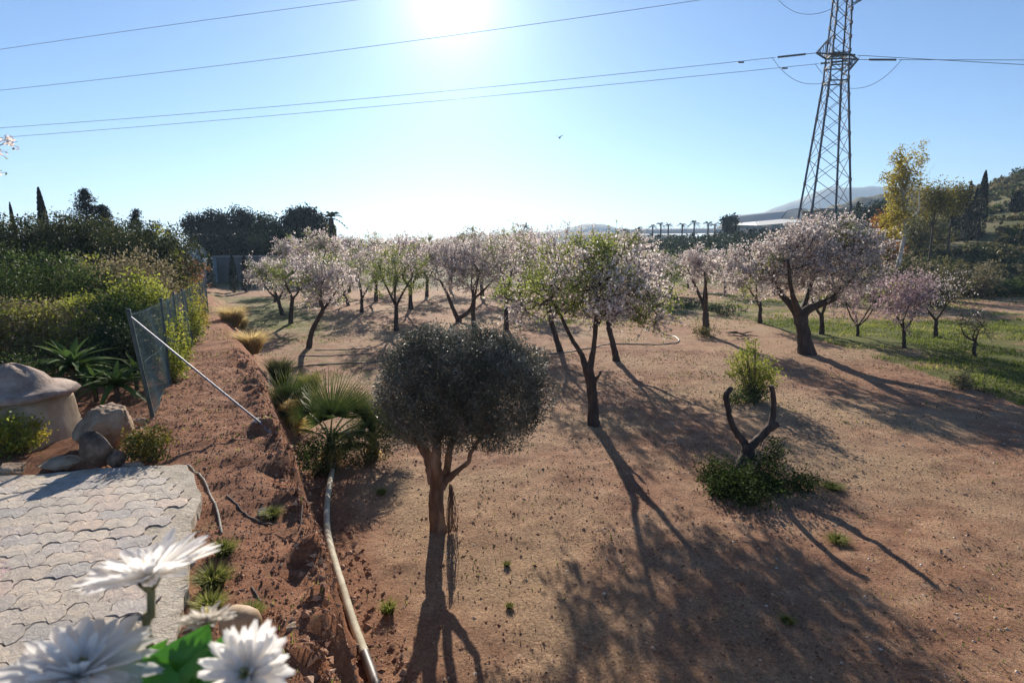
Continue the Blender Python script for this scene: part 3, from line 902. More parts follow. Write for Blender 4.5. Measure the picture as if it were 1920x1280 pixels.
def shrub(name, loc, ells, n, size, matl, label, cat='shrub', group=None, stems=8, seed=1, aspect=.5, clump=18, spread=.13, power=.3, lump=.3, freq=1.0, second=None, bark='twig', trunk_h=None, stem_r=.012):
    rng = np.random.default_rng(seed)
    o = thing(name, loc, label, cat, group)
    m = MB()
    C = cloud(m, ells, n, size, rng, aspect, 0, clump, spread, power, zmin=.0, lump=lump, freq=freq)
    mats = [M[matl]]
    if second:
        cloud(m, ells, int(n * second[1]), size, rng, aspect, 1, clump, spread * .8, .15, zmin=.0, lump=lump, freq=freq)
        mats.append(M[second[0]])
    m.build('foliage', mats, o)
    s = MB()
    pick = C[rng.choice(len(C), min(stems, len(C)))]
    base = np.stack([pick[:, 0] * .15, pick[:, 1] * .15, np.full(len(pick), -.05)], 1)
    mid = base * .5 + pick * .5 + rng.normal(size=pick.shape) * .05
    prisms(s, base, mid, stem_r * 1.5, stem_r, 4); prisms(s, mid, pick, stem_r, stem_r * .5, 4)
    s.build('stem', M[bark], o)
    return o


def gl(px, py, z0=1.2):
    return PG(px, py, z0)


# garden behind the chain-link fence (left), ground about 1.3 m above the orchard
def garden(px, Y): # a place of the garden at distance Y below photo column px
    q = PD(px, 500, Y); return Vector((q.x, Y, Hs(q.x, Y) - .02))


def zc_m(px_len, Y): return px_len / FPX * Y


def garden_bush(px, top, wpx, Y, mat, label, n, size, seed, bot=None, name='shrub', cat='shrub', group=None, **kw):
    g = garden(px, Y)
    ztop = PD(px, top, Y).z - g.z
    zb = 0 if bot is None else max(0, PD(px, bot, Y).z - g.z)
    W = zc_m(wpx, Y) / 2; Hh = (ztop - zb) / 2; zc = zb + Hh
    rng = np.random.default_rng(seed)
    e = [(0, 0, zc, W, W * .8, Hh)]
    for k in range(4): e.append((rng.normal() * W * .4, rng.normal() * W * .3, zc + (rng.random() - .4) * Hh * .5, W * .6, W * .5, Hh * .6))
    return shrub(name, g, e, n, size, mat, label, cat, group, seed=seed, **kw)


GH = 'tall clipped hedge trees along the garden'
hk = dict(clump=22, spread=.13, power=.2, lump=.10, freq=.8)
garden_bush(10, 396, 300, 26, 'hedge_leaf', 'dark green hedge tree at the left edge of the picture', 26000, .12, 101, name='hedge_tree', cat='hedge', group=GH, **hk)
garden_bush(100, 402, 260, 27, 'hedge_leaf', 'dark green hedge tree below the leaning cypress', 26000, .12, 102, name='hedge_tree', cat='hedge', group=GH, **hk)
garden_bush(195, 408, 250, 28, 'hedge_leaf', 'dark green hedge tree below the pointed conifers', 26000, .12, 103, name='hedge_tree', cat='hedge', group=GH, **hk)
garden_bush(270, 410, 170, 30, 'hedge_leaf', 'olive-green hedge tree at the right end of the tall hedge', 20000, .12, 104, name='hedge_tree', cat='hedge', group=GH, **hk)
garden_bush(306, 432, 60, 30, 'lime_leaf', 'yellow-green narrow bush ending the hedge beside the orange bush', 4500, .14, 105, spread=.14)
garden_bush(353, 466, 46, 40, 'orange_leaf', 'rusty orange bush beside the far end of the fence', 2200, .14, 106)
garden_bush(330, 418, 50, 42, 'dark_leaf', 'dark ragged bush above the orange bush', 1800, .2, 107)
garden_bush(30, 462, 250, 17, 'green_leaf', 'large rounded green bush at the left edge in front of the tall hedge', 16000, .09, 108, clump=24, spread=.13, lump=.2, second=('sucker_leaf', .5))
garden_bush(248, 462, 150, 18, 'grey_leaf', 'pinkish grey-green bush with dry flowers in front of the hedge', 9000, .085, 109, clump=20, spread=.13)
garden_bush(170, 480, 130, 19, 'grey_leaf', 'greyish bush between the large green bush and the dry-flowered bush', 6000, .09, 110, second=('lime_leaf', .2))
garden_bush(258, 512, 130, 14.0, 'lime_leaf', 'bright yellow-green bush overhanging the fence', 9000, .075, 111, clump=16, spread=.10, second=('green_leaf', .3))
garden_bush(190, 545, 120, 13, 'green_leaf', 'bluish green bush left of the bright yellow-green bush', 7000, .075, 112)
garden_bush(160, 556, 190, 13.2, 'grey_leaf', 'yellow-green mixed bush behind the blade-leaved plants', 9000, .065, 113, clump=20, spread=.09, second=('lime_leaf', .9))
garden_bush(20, 560, 170, 12.6, 'grey_leaf', 'straw-coloured bush at the left edge behind the stone-capped pillar', 9000, .065, 114, second=('lime_leaf', .6))
garden_bush(215, 600, 90, 12.2, 'dark_leaf', 'dark bush against the first fence post', 6000, .06, 115)
garden_bush(120, 640, 230, 11.6, 'dark_leaf', 'low dark undergrowth around the blade-leaved plants', 6000, .05, 116, power=.35)
garden_bush(18, 665, 60, 9.6, 'green_leaf', 'small green bush behind the stone cap at the left edge', 2600, .045, 117)


def cypress(px, top, Y, wpx, label, lean=0.0, group='pointed cypresses beyond the garden', bot=None, n=5000, name='cypress_tree', seed=1, gz=None):
    rng = np.random.default_rng(seed)
    q = PD(px, 480, Y); zg = Hs(q.x, Y) if gz is None else gz
    b_ = Vector((q.x, Y, zg - .05))
    h = PD(px, top, Y).z - b_.z
    w = zc_m(wpx, Y) / 2
    o = thing(name, b_, label, 'cypress', group)
    tr = MB(); tube(tr, [(0, 0, 0), (lean * .5, 0, h * .5), (lean, 0, h * .97)], [w * .18, w * .12, .01], 6, rough=.1)
    tr.build('trunk', M['bark'], o, smooth=True)
    t = rng.random(n) ** .8
    prof = np.clip(np.minimum(t / .12, 1) * (1 - t) ** .62 * 1.35, 0.02, 1)
    a = rng.random(n) * 6.283; rr = w * prof * (.55 + .5 * rng.random(n))
    C = np.stack([np.cos(a) * rr + lean * t, np.sin(a) * rr, .1 + t * (h - .1)], 1)
    cr = MB(); leaves(cr, C, w * .22 + .06, .4, rng.random(n), 0, (0, 0, 1.6), rng)
    cr.build('crown', M['needle'], o)
    return o


cypress(95, 352, 40, 26, 'tall dark cypress leaning left above the hedge', lean=-.25, seed=1)
cypress(36, 380, 40, 14, 'cypress tip showing above the hedge at the left edge', lean=-.15, seed=2)
cypress(392, 478, 52, 16, 'small dark cypress in front of the grey wall, leftmost of three', seed=4, n=1500, gz=-.1)
cypress(434, 478, 50, 16, 'small dark cypress in front of the grey wall, middle of three', seed=5, n=1700, gz=-.1)
cypress(457, 480, 50, 16, 'small dark cypress in front of the grey wall, rightmost of three', seed=6, n=1700, gz=-.1)


def conifer(px, top, Y, wpx, label, seed, n_l=11, group='pointed conifers above the hedge'):
    rng = np.random.default_rng(seed)
    q = PD(px, 480, Y); b_ = Vector((q.x, Y, Hs(q.x, Y) - .05))
    h = PD(px, top, Y).z - b_.z; w = zc_m(wpx, Y) / 2
    o = thing('conifer_tree', b_, label, 'conifer', group)
    tr = MB(); tube(tr, [(0, 0, 0), (0, 0, h * .5), (0, 0, h)], [.16, .1, .01], 6)
    cr = MB()
    n_l = n_l * 2
    for L in range(n_l):
        z = h * (.45 + .54 * L / n_l); r_ = w * (1.02 - L / n_l) * rng.uniform(.75, 1.15)
        for k in range(7):
            a = rng.random() * 6.28; rl = r_ * (.75 + .4 * rng.random())
            e = np.array([math.cos(a) * rl, math.sin(a) * rl, z + .28 * rl + rng.normal() * .12])
            prisms(tr, [(0, 0, z)], [e], .03, .01, 3)
            nn = 34; t = rng.random(nn)[:, None]
            C = np.array([0, 0, z]) + (e - np.array([0, 0, z])) * (.2 + .8 * t) + rng.normal(size=(nn, 3)) * np.array([.12, .12, .07])
            leaves(cr, C, .15, .35, rng.random(nn), 0, (0, 0, .5), rng)
    tr.build('trunk', M['bark'], o); cr.build('crown', M['needle'], o)


conifer(172, 352, 38, 120, 'tall dark conifer with layered branches above the hedge', 1)
conifer(203, 380, 38, 110, 'shorter conifer touching the tall layered conifer on its right', 2, 8)
conifer(262, 392, 40, 70, 'thin conifer tip above the right part of the hedge', 3, 7)


# wood behind the grey wall
def bigtree(px, top, wpx, Y, label, mat, seed, n=5000, size=.27, bot=470, name='pine_tree', cat='tree', group='dark trees behind the grey wall', flat=False, gz=0.0, bark='bark', lumpv=.35, spread=.35, tr_r=.18, lean=0, crown_bot=None, stubs=7):
    rng = np.random.default_rng(seed)
    q = PD(px, 480, Y); b_ = Vector((q.x, Y, gz - .1))
    ztop = PD(px, top, Y).z - b_.z; zbot = PD(px, crown_bot or bot, Y).z - b_.z
    W = zc_m(wpx, Y) / 2; Hh = (ztop - zbot) / 2; zc = zbot + Hh
    o = thing(name, b_, label, cat, group)
    tr = MB(); tube(tr, smooth_path([(0, 0, 0), (lean * .5 + .1, 0, zc * .5), (lean, 0, zc + Hh * .5)], 4), np.linspace(tr_r, tr_r * .3, 9), 8, rough=.15)
    e = [(lean, 0, zc, W * .92, W * .8, Hh * .95)]
    if not flat:
        for k in range(7): e.append((lean + rng.normal() * W * .42, rng.normal() * W * .4, zc + (rng.random() - .45) * Hh * 1.1, W * .45, W * .45, Hh * .42))
    for k in range(stubs):
        j = e[rng.integers(len(e))]
        prisms(tr, [(lean * .6, 0, zc * .7)], [(j[0] + rng.normal() * W * .3, j[1], j[2])], tr_r * .4, .02, 4)
    tr.build('trunk', M[bark], o, smooth=True)
    cr = MB(); cloud(cr, e, int(n * 1.7), size, rng, .55, 0, 20, spread * .85, .3, lump=.06 if flat else lumpv * .5, freq=.5)
    cr.build('crown', M[mat], o)
    return o


W_ = 74
bigtree(372, 398, 50, W_, 'thin-crowned dark tree at the left end of the wood behind the wall', 'needle', 201, 2500)
bigtree(405, 392, 52, W_ + 1, 'round dark pine left in the wood behind the wall', 'needle', 202, 4000)
bigtree(452, 388, 62, W_ + 3, 'tall dark pine with pointed top in the middle of the wood behind the wall', 'needle', 203, 6000)
bigtree(505, 402, 60, W_ - 2, 'dark pine right of the pointed one behind the wall', 'dark_leaf', 204, 5000, bot=478)
bigtree(455, 435, 120, W_ - 5, 'low dark tree directly behind the grey wall', 'needle', 205, 5000, bot=486)
bigtree(530, 432, 110, W_ - 6, 'greenish dark tree directly behind the wall, below the domed pine', 'dark_leaf', 206, 5000, bot=486)
bigtree(574, 388, 92, W_, 'smooth domed umbrella pine at the right end of the wood', 'needle', 207, 9000, flat=True, size=.3, bot=474)
bigtree(390, 440, 70, W_ - 7, 'low dark tree behind the left part of the grey wall', 'needle', 208, 3500, bot=486)


def palm(px, top, Y, label, crown_px, gz=0.0, trunk_px=6, skirt=0, nf=16, group=None, mat='dark_leaf', name='palm_tree', seed=1, fw=.12):
    rng = np.random.default_rng(seed)
    q = PD(px, 470, Y); b_ = Vector((q.x, Y, gz - .1)); cpx = crown_px / 2
    L = zc_m(cpx, Y)
    h = PD(px, top, Y).z - b_.z - L * .5
    o = thing(name, b_, label, 'palm tree', group)
    tr = MB(); tube(tr, [(0, 0, 0), (.05, 0, h * .5), (0, 0, h)], zc_m(trunk_px, Y) / 2, 7, rough=.1)
    tr.build('trunk', M['bark'], o, smooth=True)
    cr = MB()
    for k in range(nf):
        a = k / nf * 6.283 + rng.random() * .4; el = rng.uniform(-.5, 1.2)
        d = np.array([math.cos(a) * math.cos(el), math.sin(a) * math.cos(el), math.sin(el)])
        t = np.linspace(0, 1, 7)[:, None]
        pth = np.array([0, 0, h]) + d * L * t + np.array([0, 0, -1]) * L * .55 * t ** 2
        side = np.cross(d, [0, 0, 1]); side /= np.linalg.norm(side) + 1e-6
        for s in (-1, 1):
            A = pth[1:]; B = A + side * s * fw * L * 2.2 * (1 - t[1:] * .4) + d * L * .12 - np.array([0, 0, .12 * L])
            V = np.concatenate([A, B, A + d * L * .12]); n_ = len(A)
            cr.add(V, [(i, n_ + i, 2 * n_ + i) for i in range(n_)], rng.random(n_))
        prisms(cr, pth[:-1], pth[1:], .03 * L, .012 * L, 3, .4)
    cr.build('crown', M[mat], o)
    if skirt:
        sk = MB(); n_ = 700
        t = rng.random(n_); a = rng.random(n_) * 6.28; r_ = zc_m(skirt, Y) / 2 * (.5 + .5 * rng.random(n_)) * (.7 + .3 * (1 - t))
        C = np.stack([np.cos(a) * r_, np.sin(a) * r_, h * (.2 + .68 * t)], 1)
        leaves(sk, C, .55, .3, rng.random(n_), 0, (0, 0, -1.5), rng)
        sk.build('dead_frond_skirt', M['scrub_leaf'], o)
    return o


palm(624, 395, 70, 'tall palm with thick skirt of dead fronds at the right end of the dark wood', 52, skirt=22, trunk_px=9, nf=14, seed=3)
palm(596, 440, 66, 'low bushy palm in front of the dark wood, left of the skirted palm', 40, nf=22, seed=4, trunk_px=8)

# grey wall, low house roof
wl_ = thing('garden_wall', (0, 0, 0), 'long plain grey wall in front of the dark wood at the back left', 'wall')
a = PD(368, 500, 63); b2 = PD(560, 500, 66)
def box_between(mb, a, b, z0, z1, th):
    a = Vector(a); b = Vector(b); d = Vector((b.x - a.x, b.y - a.y, 0)).normalized(); n_ = Vector((-d.y, d.x, 0)) * th / 2
    V = [(p.x + s * n_.x, p.y + s * n_.y, z) for z in (z0, z1) for p, s in ((a, 1), (b, 1), (b, -1), (a, -1))]
    mb.add(V, [(0, 3, 2, 1), (4, 5, 6, 7), (0, 1, 5, 4), (1, 2, 6, 5), (2, 3, 7, 6), (3, 0, 4, 7)])
mb = MB(); box_between(mb, a, b2, -.3, 2.75, .25); mb.build('wall_panel', M['wall'], wl_)
mb = MB(); box_between(mb, a + Vector((-.1, 0, 0)), b2, 2.75, 2.88, .36); mb.build('coping', M['concrete'], wl_)
hs = thing('small_house', (0, 0, 0), 'blue-grey gabled shed behind the rusty orange bush', 'shed')
a = PD(352, 480, 58); b2 = PD(376, 480, 62)
mb = MB(); box_between(mb, a, b2, -.2, 2.7, 3.0); mb.build('wall', M['bluewall'], hs)
mb = MB()
c_ = (a + b2) / 2
V = [(a.x - .3, a.y - 1.7, 2.7), (b2.x + .3, b2.y - 1.7, 2.7), (b2.x + .3, b2.y + 1.7, 2.7), (a.x - .3, a.y + 1.7, 2.7), (a.x - .3, a.y, 4.0), (b2.x + .3, b2.y, 3.8)]
mb.add(V, [(0, 1, 5, 4), (2, 3, 4, 5)]); mb.add(V, [(1, 2, 5), (3, 0, 4)]); mb.build('roof', M['bluewall'], hs)

# ---------------------------------------------------------------- right side: yellow tree, hedge, hill trees
def hillp(px, Y):
    q = PD(px, 460, Y); return Vector((q.x, Y, Hs(q.x, Y)))


def hill_tree(px, top, wpx, Y, mat, label, n, size, seed, bot_py=None, group='trees on the hillside', name='hillside_tree', cat='tree', spread=.3, trunk_r=.12, bark='bark', trunk_frac=.3, lumps=5, twigs=True):
    rng = np.random.default_rng(seed)
    g = hillp(px, Y); g.z -= .1
    ztop = PD(px, top, Y).z - g.z
    W = zc_m(wpx, Y) / 2
    zb = PD(px, bot_py, Y).z - g.z if bot_py else ztop * trunk_frac
    Hh = (ztop - zb) / 2; zc = zb + Hh
    o = thing(name, g, label, cat, group)
    e = [(0, 0, zc, W * .9, W * .8, Hh * .95)]
    for k in range(lumps): e.append((rng.normal() * W * .4, rng.normal() * W * .3, zc + (rng.random() - .5) * Hh, W * .5, W * .45, Hh * .45))
    tr = MB(); tube(tr, smooth_path([(0, 0, 0), (rng.normal() * .15, 0, zc * .5), (0, 0, zc)], 3), [trunk_r * k for k in (1, .95, .85, .8, .7, .6, .5)], 6, rough=.15)
    for j in e[1:]: prisms(tr, [(0, 0, zc * .6)], [j[:3]], trunk_r * .35, .02, 4)
    tr.build('trunk', M[bark], o, smooth=True)
    cr = MB(); cloud(cr, e, n, size, rng, .55, 0, 16, spread, .3, lump=.2, freq=.8)
    cr.build('crown', M[mat], o)
    return o


# tall poplar-like tree with yellow leaves and a pale trunk
b = hillp(1686, 50); b.z -= .1
yt = thing('yellow_leaved_tree', b, 'tall tree with yellow-green autumn leaves and pale white forked trunk at right', 'tree')
wood = MB()
tb = [[rel4(b, 1683, 500, .19), rel4(b, 1690, 470, .16), rel4(b, 1695, 445, .145), rel4(b, 1694, 415, .13), rel4(b, 1697, 395, .11), rel4(b, 1692, 360, .07), rel4(b, 1690, 320, .035)],
      [rel4(b, 1697, 415, .09), rel4(b, 1708, 405, .085, .2), rel4(b, 1722, 394, .05, .4), rel4(b, 1724, 350, .03, .5), rel4(b, 1730, 290, .015, .5)],
      [rel4(b, 1695, 430, .07), rel4(b, 1672, 415, .04, .3), rel4(b, 1655, 400, .02, .4)]]
for t in tb:
    sp = smooth_path(t, 5, .02); tube(wood, sp[:, :3], np.abs(sp[:, 3]), 8, rough=.15)
rng = np.random.default_rng(77)
cr = MB()
for (px, py, rx, rz, n) in [(1686, 350, 20, 40, 2000), (1676, 300, 12, 22, 420), (1700, 318, 16, 24, 700), (1726, 298, 15, 28, 420), (1683, 395, 22, 22, 1100), (1660, 412, 20, 16, 600), (1652, 336, 12, 12, 200), (1672, 434, 26, 12, 500), (1712, 345, 16, 20, 360), (1705, 285, 8, 12, 90), (1735, 272, 8, 12, 70)]:
    q = rel(b, px, py); cloud(cr, [(q[0], rng.normal() * .3, q[2], zc_m(rx, 50), zc_m(rx, 50) * .9, zc_m(rz, 50))], n, .17, rng, .6, 0, 10, .16, .4, up=(0, 0, -.3), lump=.3, freq=1.3)
for k in range(60):
    q = rel(b, 1665 + rng.random() * 75, 275 + rng.random() * 140); q0 = rel(b, 1693, 330 + rng.random() * 70)
    prisms(wood, [q0], [(q[0], rng.normal() * .4, q[2])], .03, .006, 3)
wood.build('trunk', M['pale_bark'], yt, smooth=True)
cr.build('crown', M['yellow_leaf'], yt)

hill_tree(1745, 338, 66, 66, 'ochre_leaf', 'rounded dark yellow tree right of the pale-trunked tree', 3800, .24, 301, bot_py=410, lumps=9, spread=.4)
hill_tree(1780, 344, 44, 68, 'ochre_leaf', 'rightmost rounded yellow tree beside the hill cypresses', 2400, .24, 302, bot_py=405, lumps=8, spread=.4)
hill_tree(1655, 395, 40, 58, 'orange_leaf', 'orange-yellow bush left of the pale trunk', 1600, .24, 303, bot_py=455, trunk_frac=.1)
hill_tree(1668, 450, 60, 54, 'orange_leaf', 'brownish orange bush at the foot of the pale-trunked tree', 1500, .2, 304, bot_py=490, trunk_frac=.05)
hill_tree(1725, 395, 90, 72, 'scrub_leaf', 'dark green tree behind the pale-trunked tree', 3500, .3, 305, trunk_frac=.1)
hill_tree(1640, 372, 50, 90, 'dark_leaf', 'dark tree left behind the yellow tree', 1800, .4, 306)
for i, (px, top, Y, w, lb) in enumerate([(1804, 340, 78, 18, 'dark cypress left of the tallest hill cypress'), (1828, 320, 78, 22, 'tallest dark cypress on the hill edge at right'), (1893, 358, 92, 26, 'dark cypress standing alone on the hillside at far right'),
                                      (1817, 352, 80, 16, 'short cypress between the two taller hill cypresses'), (1600, 378, 120, 14, 'dark cypress just right of the pylon feet'), (1588, 388, 120, 12, 'shorter dark cypress behind the right pylon leg')]):
    cypress(px, top, Y, w, lb, seed=20 + i, n=3200, group='cypresses of the hill', gz=Hs(PD(px, 460, Y).x, Y))
hill_tree(1790, 365, 70, 84, 'dark_leaf', 'dark round tree below the hill cypresses', 2500, .35, 307, trunk_frac=.1)
hill_tree(1570, 392, 60, 118, 'dark_leaf', 'dark round tree behind the right pylon foot', 1500, .5, 308, trunk_frac=.1)
hill_tree(1368, 402, 36, 128, 'needle', 'round dark tree at the left end of the long greenhouse', 1600, .5, 309, trunk_frac=.15)
hill_tree(988, 416, 36, 110, 'needle', 'round dark tree rising above the middle of the orchard', 1600, .4, 310, trunk_frac=.1)
hill_tree(870, 436, 80, 150, 'dark_leaf', 'low spreading dark tree on the horizon left of centre', 1600, .5, 311, trunk_frac=.05)
for i, (px, top, Y, w, lb) in enumerate([(1222, 420, 130, 15, 'leftmost of the small palms on the ridge'), (1237, 416, 130, 16, 'second small palm from the left on the ridge'), (1251, 417, 130, 16, 'third small palm from the left on the ridge'),
                                      (1277, 416, 128, 16, 'small palm left of the three close ridge palms'), (1299, 412, 130, 18, 'tallest of the ridge palms, near the middle'), (1325, 414, 130, 18, 'small palm right of the tallest ridge palm'),
                                      (1338, 416, 132, 15, 'rightmost of the small palms on the ridge'), (1196, 424, 130, 14, 'small dark palm left of the ridge palms'), (1170, 426, 130, 14, 'tiny dark palm by the blue hill')]):
    palm(px, top, Y, lb, w * 1.25, gz=Hs(PD(px, 460, Y).x, Y), trunk_px=2.6, nf=13, group='palms on the ridge', mat='needle', seed=40 + i, fw=.16)

# dark terraced citrus slope: rows of round dark bushes
rng = np.random.default_rng(88)
rows = MB()
for Y in np.arange(66, 132, 4.6):
    for px in np.arange(1205 - (Y - 66) * .2, 1545, 1080 / Y * 2.0):
        q = PD(px, 450, Y); x = q.x + rng.normal() * .3; y = Y + rng.normal() * .3
        if rng.random() < .08: continue
        z = Hs(x, y); r_ = .9 + .5 * rng.random()
        cloud(rows, [(x, y, z + r_ * .7, r_ * 1.1, r_, r_ * .8)], 100, .42, rng, .7, 0, 10, .2, .2)
tag(rows.build('citrus_rows', M['dark_leaf']), 'rows of dark green citrus trees on the terraced slope behind the orchard', 'orchard', kind='stuff')

# scrub on the hillside on the right
scr = MB(); mats = ['scrub_leaf', 'green_leaf', 'grey_leaf']
for k in range(3600):
    px = 1560 + rng.random() * 520; Y = 50 + 105 * rng.random() ** 1.2
    q = PD(px, 450, Y); z = Hs(q.x, Y)
    r_ = .35 + .75 * rng.random() ** 2
    if Y > 60 and (fbm(np.array([q.x * .07]), np.array([Y * .16]), 2, 3)[0] < .33): continue
    mt = 0 if rng.random() < .65 else int(rng.integers(1, 3))
    if rng.random() < .7: lo, hi = 0, .6
    else: lo, hi = .3, 1
    cloud(scr, [(q.x, Y, z + r_ * .5, r_ * 1.25, r_, r_ * .75)], 60, .26 + .0016 * Y, rng, .6, mt, 10, .15, .25, tintlo=lo, tinthi=hi)
tag(scr.build('hillside_scrub', [M[m] for m in mats]), 'patchy olive-green scrub covering the hillside at right', 'scrub', kind='stuff')

hb = [(1800, 545, 60, 27), (1850, 540, 70, 26.5), (1905, 545, 70, 26), (1965, 545, 70, 26)]
for i, (px, top, w, Y) in enumerate(hb):
    Y = 46
    rng = np.random.default_rng(400 + i)
    g = hillp(px, Y); ztop = PD(px, [532, 526, 528, 530][i], Y).z - g.z; W = zc_m(w, Y) * .62
    shrub('hedge_bush', g, [(0, 0, ztop * .5, W, W * .7, ztop * .5), (W * .4, 0, ztop * .55, W * .6, W * .6, ztop * .45)], 3200, .17, 'green_leaf' if i else 'dark_leaf',
          ['dark green bush at the left end of the low hedge at right', 'bright green bush in the middle of the low hedge at right', 'bright green bush of the low hedge by the concrete pole', 'bush at the right end of the low hedge, cut by the frame'][i],
          'hedge', 'bushes of the low hedge at right', seed=400 + i, power=.2, clump=16, spread=.13, lump=.15)
for i, (px, top, w, Y, lb) in enumerate([(1722, 488, 90, 40, 'greyish leafless thicket behind the bright pink almond'), (1790, 482, 90, 42, 'greyish bush mass left of the low hedge'), (1850, 492, 80, 44, 'grey-green bush above the low hedge'), (1655, 505, 60, 38, 'greyish undergrowth right of the largest almond'), (1770, 520, 60, 38, 'dark low bush behind the nearly bare almond')]):
    g = hillp(px, Y); ztop = PD(px, top, Y).z - g.z; W = zc_m(w, Y) * .5
    shrub('shrub', g, [(0, 0, ztop * .5, W, W * .7, ztop * .5)], 2600, .13, 'scrub_leaf' if i % 2 else 'grey_leaf', lb, 'shrub', 'bushes at the foot of the hill', seed=430 + i, power=.5, stems=60, stem_r=.02, spread=.15)

# concrete pole at the right edge
b = PG(1915, 527)
pole = thing('concrete_pole', b, 'grey tapered concrete utility pole at the right edge of the picture', 'utility pole')
mb = MB()
tube(mb, [(0, 0, -.3), (0, 0, 2.5), (0, 0, 7.4)], [.19, .165, .115], 4, rough=0); mb.build('shaft', M['wall'], pole)
mb = MB(); box_between(mb, (-.6, 0, 0), (.6, 0, 0), 6.9, 7.02, .1); mb.build('crossarm', M['steel'], pole)

# greenhouses: long arched plastic roofs
def greenhouse(p0, p1, wid, hgt, label, nb=8):
    o = thing('greenhouse', (0, 0, 0), label, 'greenhouse', 'greenhouses in the distance')
    a = Vector(p0); b_ = Vector(p1); d = (b_ - a); d.z = 0; L = d.length; d.normalize(); n_ = Vector((-d.y, d.x, 0))
    mb = MB(); V = []; F = []
    m = 9
    for i in range(nb + 1):
        c = a + (b_ - a) * i / nb
        for k in range(m):
            t = k / (m - 1); off = (t - .5) * wid
            z = hgt * (.55 + .45 * math.sin(math.pi * t)) if 0 < k < m - 1 else 0
            if k in (0, m - 1): off *= 1.0
            V.append((c.x + n_.x * off, c.y + n_.y * off, c.z + z))
    for i in range(nb):
        for k in range(m - 1): F.append((i * m + k, i * m + k + 1, (i + 1) * m + k + 1, (i + 1) * m + k))
    mb.add(V, F)
    mb.add(V[:m], [tuple(range(m))]); mb.add(V[-m:], [tuple(range(m))])
    mb.build('plastic_cover', M['white'], o)
    fr = MB()
    for i in (0, nb):
        q = [Vector(v) + Vector((0, 0, .06)) for v in V[i * m:(i + 1) * m]]
        prisms(fr, q[:-1], q[1:], .06, .06, 3)
    fr.build('hoop', M['steel'], o)

def hz(px, py, Y): q = PD(px, py, Y); return (q.x, Y, q.z)
greenhouse(hz(1388, 422, 135), hz(1500, 412, 122), 12, 2.2, 'long white greenhouse on the ridge left of the pylon feet', 20)
greenhouse(hz(1160, 440, 160), hz(1350, 438, 160), 10, 1.5, 'white greenhouse strip showing behind the ridge palms', 16)
greenhouse(hz(652, 470, 140), hz(684, 470, 140), 10, 2.4, 'small white greenhouse right of the skirted palm', 6)
# house behind the great crown
hb_ = thing('farm_house', (0, 0, 0), 'pale flat-roofed farm building behind the largest almond crown', 'building')
mb = MB(); q1 = hillp(1515, 112); q2 = hillp(1562, 112); zt = PD(1540, 396, 112).z
box_between(mb, q1, q2, q1.z - 2, zt, 7); mb.build('wall', M['plaster'], hb_)
mb = MB(); box_between(mb, q1 - Vector((.4, 0, 0)), q2 + Vector((.4, 0, 0)), zt, zt + .3, 7.8); mb.build('roof', M['concrete'], hb_)
mb = MB()
for u in (.25, .6):
    c = q1.lerp(q2, u); 
    w_ = MB(); box_between(w_, c + Vector((-.5, -3.52, 0)), c + Vector((.5, -3.52, 0)), zt - 1.7, zt - .7, .06); w_.build('window', M['insulator'], hb_)

# tree line on the plain at the left horizon
rng = np.random.default_rng(91)
for i, (px, top, w) in enumerate([(645, 452, 14), (658, 453, 16), (679, 452, 16), (700, 456, 14), (716, 457, 14), (733, 458, 12), (752, 459, 12), (778, 458, 14), (668, 459, 12)]):
    Y = 190
    q = PD(px, 460, Y)
    bigtree(px, top, w, Y, ['far dark tree touching the skirted palm', 'far dark tree left of the small greenhouse', 'far dark tree above the small greenhouse', 'far dark tree right of the small greenhouse', 'small tree on the far plain, left of centre',
                            'tiny tree on the far plain', 'tiny pale tree on the far horizon', 'tiny tree where the orchard hides the horizon', 'low far tree in front of the small greenhouse'][i], 'dark_leaf', 500 + i, 500, .7, bot=470, name='far_tree', group='trees on the far plain', spread=.6, stubs=2, crown_bot=468)

# ---------------------------------------------------------------- pylon
PB = PD(1539, 470, 75); PB = Vector((PB.x, 75, Hs(PB.x, 75)))
LA = math.radians(172)                       # direction of the line
A1 = Vector((math.cos(LA), math.sin(LA), 0)); A2 = Vector((math.sin(LA), -math.cos(LA), 0))  # along the line / along the arms (towards far right)
AD = Vector((.93, .36, 0))
pyl = thing('electricity_pylon', PB, 'tall grey steel lattice pylon carrying the power lines at right', 'pylon')


def unit_box():
    mb = MB(); V = [(x, y, z) for z in (0, 1) for x, y in ((-.5, -.5), (.5, -.5), (.5, .5), (-.5, .5))]
    mb.add(V, [(0, 3, 2, 1), (4, 5, 6, 7), (0, 1, 5, 4), (1, 2, 6, 5), (2, 3, 7, 6), (3, 0, 4, 7)])
    return mb.mesh('member', M['steel'])
UB = unit_box()


def member(name, p, q, w, parent=pyl):
    p = Vector(p); q = Vector(q); d = q - p
    o = bpy.data.objects.new(name, UB); COL.objects.link(o); o.parent = parent
    o.location = p; o.rotation_mode = 'QUATERNION'; o.rotation_quaternion = d.to_track_quat('Z', 'Y'); o.scale = (w, w, d.length)
    return o


